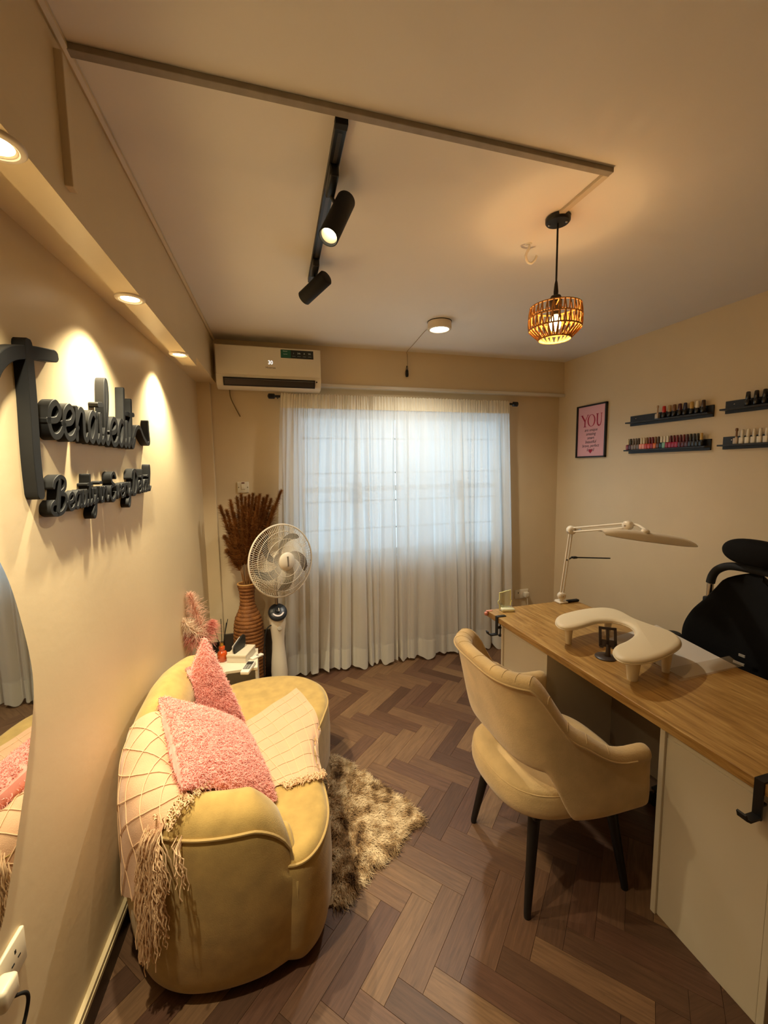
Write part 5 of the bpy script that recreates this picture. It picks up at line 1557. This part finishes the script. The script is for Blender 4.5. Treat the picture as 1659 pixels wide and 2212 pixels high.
# reed diffuser
dx_, dy_ = at_z(480, 1418, TZ)[:2]
dx_, dy_ = -.292, 2.80
t = thing('reed_diffuser', 'orange reed diffuser bottle with gold cap and black sticks', 'diffuser', (dx_, dy_, TZ))
m_or = mat('orange_glass', (196, 78, 22), .2, coat=.4)
obj('bottle', lathe([(.026, 0), (.030, .004), (.031, .05), (.026, .062), (.016, .068), (.017, .074), (.019, .082), (.019, .095), (.014, .100)], 28, (dx_, dy_, TZ)), m_or, t)
obj('cap', lathe([(.0125, .098), (.0125, .120), (.009, .121)], 22, (dx_, dy_, TZ)), mat('gold_metal', (198, 158, 84), .25, metal=1.0), t)
for px, py in ((459, 1343), (477, 1337), (492, 1337), (489, 1345)):
    e_ = at_y(px, py, dy_ + random.uniform(-.01, .03))
    obj('reed', tube([(dx_ + random.uniform(-.004, .004), dy_, TZ + .06), e_], .0022, 6), m_blackm, t)
# remote control
rc = at_z(536, 1442, TZ + .012)
t = thing('remote_control', 'white air conditioner remote with grey display on the side table', 'remote', rc)
M_ = Matrix.Translation(Vector((rc[0], rc[1], TZ + .0115))) @ Matrix.Rotation(-.28, 4, 'Z') @ Matrix.Rotation(.0, 4, 'X')
obj('case', xf(bx(-.026, .026, -.072, .072, -.0115, .0105, .005), M_), m_white, t)
obj('display', xf(bx(-.020, .020, .020, .060, .0100, .0125, .001), M_), mat('dark_lcd', (52, 54, 54), .25), t, smooth=False)
obj('key_field', xf(bx(-.020, .020, -.040, .017, .0100, .0120, .001), M_), mat('grey_keys', (104, 104, 100), .4), t, smooth=False)
for i in range(2):
    for j in range(3):
        obj('button', xf(bx(-.014 + i * .016, -.004 + i * .016, -.034 + j * .017, -.024 + j * .017, .0115, .0135, .001), M_), mat('pale_key', (168, 166, 158), .4), t, smooth=False)
rc2 = at_z(556, 1425, TZ + .01)
t = thing('small_remote', 'narrow white fan remote lying behind the larger remote', 'remote', (rc2[0] - .03, rc2[1], TZ))
M_ = Matrix.Translation(Vector((-.078, 2.778, TZ + .007))) @ Matrix.Rotation(-.9, 4, 'Z')
obj('case', xf(bx(-.016, .016, -.045, .045, -.007, .006, .003), M_), m_white, t)
obj('button', xf(bx(-.008, -.002, .0, .014, .0055, .0075, .001), M_), mat('plum_key', (96, 64, 66), .4), t, smooth=False)
obj('button', xf(bx(.002, .008, .0, .014, .0055, .0075, .001), M_), mat('plum_key', (96, 64, 66), .4), t, smooth=False)
# white vase with feather plumes (behind the far cushion)
fx, fy_ = -.375, 2.74
t = thing('small_vase', 'small white bottle vase holding pink feathers on the side table', 'vase', (fx, fy_, TZ))
obj('body', lathe([(.03, 0), (.034, .006), (.036, .05), (.030, .085), (.016, .105), (.014, .135), (.018, .142)], 28, (fx, fy_, TZ), True, False), mat('white_ceramic', (224, 214, 200), .3), t)
m_fe = [mat('cream_feather', (232, 206, 180), .9, spec=.1), mat('pink_feather', (222, 140, 128), .9, spec=.1), mat('blush_feather', (228, 180, 158), .9, spec=.1)]
for (px, py, yy, wdt, mi, lb_) in ((410, 1285, 2.72, .075, 2, 'tall blush feather plume in the small white vase'), (386, 1345, 2.62, .065, 0, 'cream feather plume leaning to the wall from the small white vase'),
                                (388, 1372, 2.66, .07, 1, 'rose pink feather plume leaning low out of the small white vase'), (458, 1345, 2.76, .05, 1, 'short pink feather plume leaning towards the reed diffuser')):
    tp = at_y(px, py, yy); tp[0] = max(tp[0], wx(tp[1]) + .012)
    b0 = np.array([fx, fy_, TZ + .10])
    path = np.array(catmull([b0, b0 + np.array([0, 0, .05]) + (tp - b0) * .1, b0 * .4 + tp * .6 + np.array([0, 0, .02]), tp], 8))
    o = thing('feather_plume', lb_, 'feather', b0, 'feather plumes in the small white vase')
    obj('quill', tube(path, .0014, 5), m_fe[mi], o)
    n = 900
    kk = rng.uniform(.28, 1, n); idx = kk * (len(path) - 1); i0 = np.minimum(idx.astype(int), len(path) - 2); f2 = (idx - i0)[:, None]
    ro = path[i0] * (1 - f2) + path[i0 + 1] * f2
    tg = path[i0 + 1] - path[i0]; tg /= np.linalg.norm(tg, axis=1, keepdims=True)
    dr = tg * .9 + rng.normal(size=(n, 3)) * .55
    ln = wdt * np.sin(np.clip((kk - .2) / .85, 0, 1) * math.pi * .9 + .25) * rng.uniform(.6, 1.1, n) + .012
    Vs, Fs, _ = strands(ro, dr, ln * 1.35, .0011, .3, 3, .3)
    Vs[:, 0] = np.maximum(Vs[:, 0], WL0 + WS * (Vs[:, 1] - WLY) + .004)
    obj('barbs', (Vs, Fs), m_fe[mi], o, kind='stuff')

# ================================================================== RIGHT WALL
# ---- framed print
z0, z1 = at_x(1311, 987, XR)[2], at_x(1313, 867, XR)[2]
z0, z1 = 1.766, 2.218; y0, y1 = 2.855, 3.192
t = thing('framed_poster', 'pink framed poster reading YOU with a heart in a black frame', 'poster', (XR, (y0 + y1) / 2, z0))
fwid = .012; fd = .022
for g in (bx(XR - fd, XR - .001, y0, y1, z1 - fwid, z1, .001), bx(XR - fd, XR - .001, y0, y1, z0, z0 + fwid, .001), bx(XR - fd, XR - .001, y0, y0 + fwid, z0, z1, .001), bx(XR - fd, XR - .001, y1 - fwid, y1, z0, z1, .001)):
    obj('frame_side', g, m_black, t, smooth=False)
pr_ = obj('print', bx(XR - .010, XR - .002, y0 + .008, y1 - .008, z0 + .008, z1 - .008), mat('pink_paper', (232, 176, 184), .6), t, smooth=False)
m_crim = mat('crimson_print', (176, 24, 58), .6); m_ink = mat('dark_ink', (74, 50, 50), .6)
yc = (y0 + y1) / 2; xs = XR - .0105
def rt_poly(poly, m, name='lettering'):
    k = len(poly); V = [(x, yc - p[0], p[1]) for x in (xs, xs - .0005) for p in poly]
    return obj(name, (V, [(i, (i + 1) % k, k + (i + 1) % k, k + i) for i in range(k)] + [tuple(range(k)), tuple(range(2 * k - 1, k - 1, -1))]), m, pr_, smooth=False)
def rt_stroke(p0, p1, wd):
    a, b = np.array(p0), np.array(p1); n = np.array([-(b - a)[1], (b - a)[0]]); n = n / np.linalg.norm(n) * wd / 2
    return [tuple(a + n), tuple(b + n), tuple(b - n), tuple(a - n)]
zt_y = z1 - .085; hY = .10
zb_y = zt_y - hY
for s_ in ([(-.112, zt_y), (-.074, zb_y + .048)], ):
    rt_poly(rt_stroke(*s_, .014), m_crim, 'letter')
rt_poly(rt_stroke((-.040, zt_y), (-.074, zb_y + .048), .006), m_crim, 'letter')
rt_poly(rt_stroke((-.074, zb_y + .052), (-.074, zb_y), .013), m_crim, 'letter')
for p in ((-.112, zt_y, .03), (-.040, zt_y, .022), (-.074, zb_y, .034)):
    rt_poly(rt_stroke((p[0] - p[2] / 2, p[1]), (p[0] + p[2] / 2, p[1]), .004), m_crim, 'letter')
ov = []
N_ = 28
for k in range(N_):
    a = 2 * math.pi * k / N_; a2 = 2 * math.pi * (k + 1) / N_
    rt_poly([(.0 + .045 * math.cos(a), zb_y + hY / 2 + .052 * math.sin(a)), (.045 * math.cos(a2), zb_y + hY / 2 + .052 * math.sin(a2)), (.031 * math.cos(a2), zb_y + hY / 2 + .048 * math.sin(a2)), (.031 * math.cos(a), zb_y + hY / 2 + .048 * math.sin(a))], m_crim, 'letter') if False else ov.append(((.045 * math.cos(a), zb_y + hY / 2 + .052 * math.sin(a)), (.031 * math.cos(a), zb_y + hY / 2 + .048 * math.sin(a))))
V, F = [], []
for o_, i_ in ov: V += [(xs, yc - o_[0], o_[1]), (xs, yc - i_[0], i_[1])]
for k in range(N_):
    k2 = (k + 1) % N_; F.append((2 * k, 2 * k2, 2 * k2 + 1, 2 * k + 1))
obj('letter', (V, F), m_crim, pr_, smooth=False)
up_path = [(.066, zt_y), (.066, zb_y + .035), (.072, zb_y + .010), (.088, zb_y - .002), (.104, zb_y + .010), (.110, zb_y + .035), (.110, zt_y)]
wds = [.013, .013, .012, .008, .007, .006, .005]
for (a, b, wd) in zip(up_path[:-1], up_path[1:], wds): rt_poly(rt_stroke(a, b, wd), m_crim, 'letter')
for p in ((.066, .028), (.110, .02)): rt_poly(rt_stroke((p[0] - p[1] / 2, zt_y), (p[0] + p[1] / 2, zt_y), .004), m_crim, 'letter')
for i, (s_, sz) in enumerate((('are unique', .036), ('amazing', .036), ('smart', .036), ('beautiful', .038), ('brave, perfect', .036), ('loved', .040))):
    g = text_geo(s_, sz, depth=.0003); zc_ = zb_y - .030 - i * .034
    g = ([(xs - v[2], yc - (v[0] + .25 * v[1]) * .95, zc_ + v[1]) for v in g[0]], g[1])
    obj('line_of_text', g, m_ink, pr_, smooth=False)
hz = z0 + .055
rt_poly([(.022 * (16 * math.sin(q) ** 3) / 17, hz + .022 * (13 * math.cos(q) - 5 * math.cos(2 * q) - 2 * math.cos(3 * q) - math.cos(4 * q)) / 17) for q in np.linspace(0, 2 * math.pi, 30, endpoint=False)], m_crim, 'heart')

# ---- polish ledges
SHX = {}
def ledge(y_hi, y_lo, zb, ztp, label):
    t = thing('wall_ledge', label, 'shelf', (XR, (y_hi + y_lo) / 2, zb), 'black ledges for nail polish')
    zl = zb + .028
    obj('back_plate', bx(XR - .012, XR - .0005, y_lo, y_hi, zb, ztp, .001), m_black, t, smooth=False)
    obj('tray', bx(XR - .062, XR - .011, y_lo, y_hi, zl - .010, zl, .001), m_black, t, smooth=False)
    for yy in (y_hi - .05, y_lo + .05):
        obj('screw', place(lathe([(.004, 0), (.003, .0015), (.001, .002)], 10), (XR - .012, yy, ztp - .022), (-1, 0, 0)), m_chrome, t)
    return zl
zu1 = ledge(2.622, 2.000, 1.993, 2.068, 'black ledge with short polish bottles, upper one beside the poster')
zl1 = ledge(2.626, 2.004, 1.784, 1.856, 'black ledge full of coloured polish bottles, lower one beside the poster')
zu2 = ledge(1.929, 1.307, 2.000, 2.075, 'black ledge with black-capped bottles, upper one over the office chair')
zl2 = ledge(1.930, 1.308, 1.785, 1.861, 'black ledge with white bottles, lower one over the office chair')

def paint(name, rgb):
    return mat('polish_' + name, rgb, .25, coat=.3)
CO = {'deep red': (128, 20, 24), 'plum': (74, 26, 40), 'taupe': (124, 104, 88), 'peach pink': (236, 150, 130), 'coral red': (196, 52, 30), 'crimson': (150, 18, 44), 'orange': (214, 104, 30), 'brown': (96, 52, 34), 'teal': (18, 60, 70),
      'mint': (128, 176, 150), 'raspberry': (164, 24, 62), 'burgundy': (86, 18, 34), 'charcoal': (36, 36, 42), 'black': (14, 14, 16), 'white': (232, 222, 200), 'clear': (196, 176, 150), 'gold': (200, 160, 80), 'grey': (112, 100, 90),
      'bronze': (128, 84, 50), 'navy': (40, 42, 74), 'champagne': (178, 148, 106), 'red': (196, 30, 24), 'cream': (220, 204, 172), 'dark brown': (66, 40, 26), 'ruby': (112, 12, 26)}
protos = {}
def bottle(y, zl, bc, cc, kind, where, grp):
    key = (bc, cc, kind)
    lab = {'square': f'{bc} square nail polish bottle with {cc} cap on the {where}', 'dome': f'round black-based gel polish bottle with {cc} cap on the {where}', 'slim': f'{bc} slim polish bottle with {cc} cap on the {where}'}[kind]
    if key in protos:
        t = copy_tree(protos[key]); tag(t, lab, 'nail polish', grp); t.location = (XR - .036, y, zl); return t
    t = thing('polish_bottle', lab, 'nail polish', (XR - .036, y, zl), grp)
    mb, mc = paint(bc, CO[bc]), paint(cc, CO[cc])
    if kind == 'square':
        obj('glass', join(bx(-.0125, .0125, -.0114, .0114, 0, .038, .003), lathe([(.008, .036), (.0055, .041)], 12)), mb, t, local=True)
        obj('cap', lathe([(.0085, .040), (.0085, .060), (.0070, .082), (.004, .084)], 16), mc, t, local=True)
    elif kind == 'dome':
        obj('glass', lathe([(.011, 0), (.0150, .004), (.0155, .022), (.012, .034), (.009, .040)], 20), mb, t, local=True)
        obj('cap', lathe([(.0105, .038), (.0125, .046), (.0105, .080), (.007, .083)], 18), mc, t, local=True)
    else:
        obj('glass', join(bx(-.012, .012, -.012, .012, 0, .036, .003), lathe([(.008, .035), (.005, .044)], 12)), mb, t, local=True)
        obj('cap', lathe([(.0055, .040), (.0048, .074), (.0075, .080), (.0072, .092), (.004, .094)], 14), mc, t, local=True)
    protos[key] = t
    return t
# lower ledge beside the poster
wl = 'lower ledge beside the poster'
seq = [('deep red', 'cream'), ('plum', 'black'), ('taupe', 'grey'), ('taupe', 'grey'), ('grey', 'dark brown'), ('peach pink', 'cream'), ('peach pink', 'cream'), ('coral red', 'bronze'), ('coral red', 'ruby'), ('crimson', 'ruby'), ('orange', 'bronze'), ('brown', 'dark brown'),
       ('teal', 'white'), ('mint', 'white'), ('crimson', 'white'), ('raspberry', 'burgundy'), ('raspberry', 'ruby'), ('raspberry', 'ruby'), ('burgundy', 'burgundy'), ('burgundy', 'ruby'), ('plum', 'plum'), ('charcoal', 'black'), ('charcoal', 'charcoal'), ('black', 'black'), ('black', 'gold')]
ys = np.linspace(2.607, 2.045, len(seq))
for (b_, c_), y in zip(seq, ys): bottle(y, zl1, b_, c_, 'square', wl, 'polish bottles on the lower ledge beside the poster')
wu = 'upper ledge beside the poster'
bottle(2.37, zu1, 'clear', 'champagne', 'slim', wu, 'polish bottles on the upper ledge beside the poster')
for c_, y in zip(('red', 'champagne', 'bronze', 'plum', 'navy', 'gold', 'white', 'dark brown'), (2.32, 2.278, 2.243, 2.203, 2.166, 2.122, 2.085, 2.046)):
    bottle(y, zu1, 'black', c_, 'dome', wu, 'polish bottles on the upper ledge beside the poster')
for y in np.linspace(1.79, 1.40, 10):
    bottle(y, zu2, 'black', 'black', 'dome', 'upper ledge over the office chair', 'black gel bottles over the office chair')
bottle(1.838, zl2, 'clear', 'bronze', 'slim', 'lower ledge over the office chair', 'white polish bottles over the office chair')
for y in np.linspace(1.806, 1.40, 14):
    bottle(y, zl2, 'white', 'white', 'square', 'lower ledge over the office chair', 'white polish bottles over the office chair')
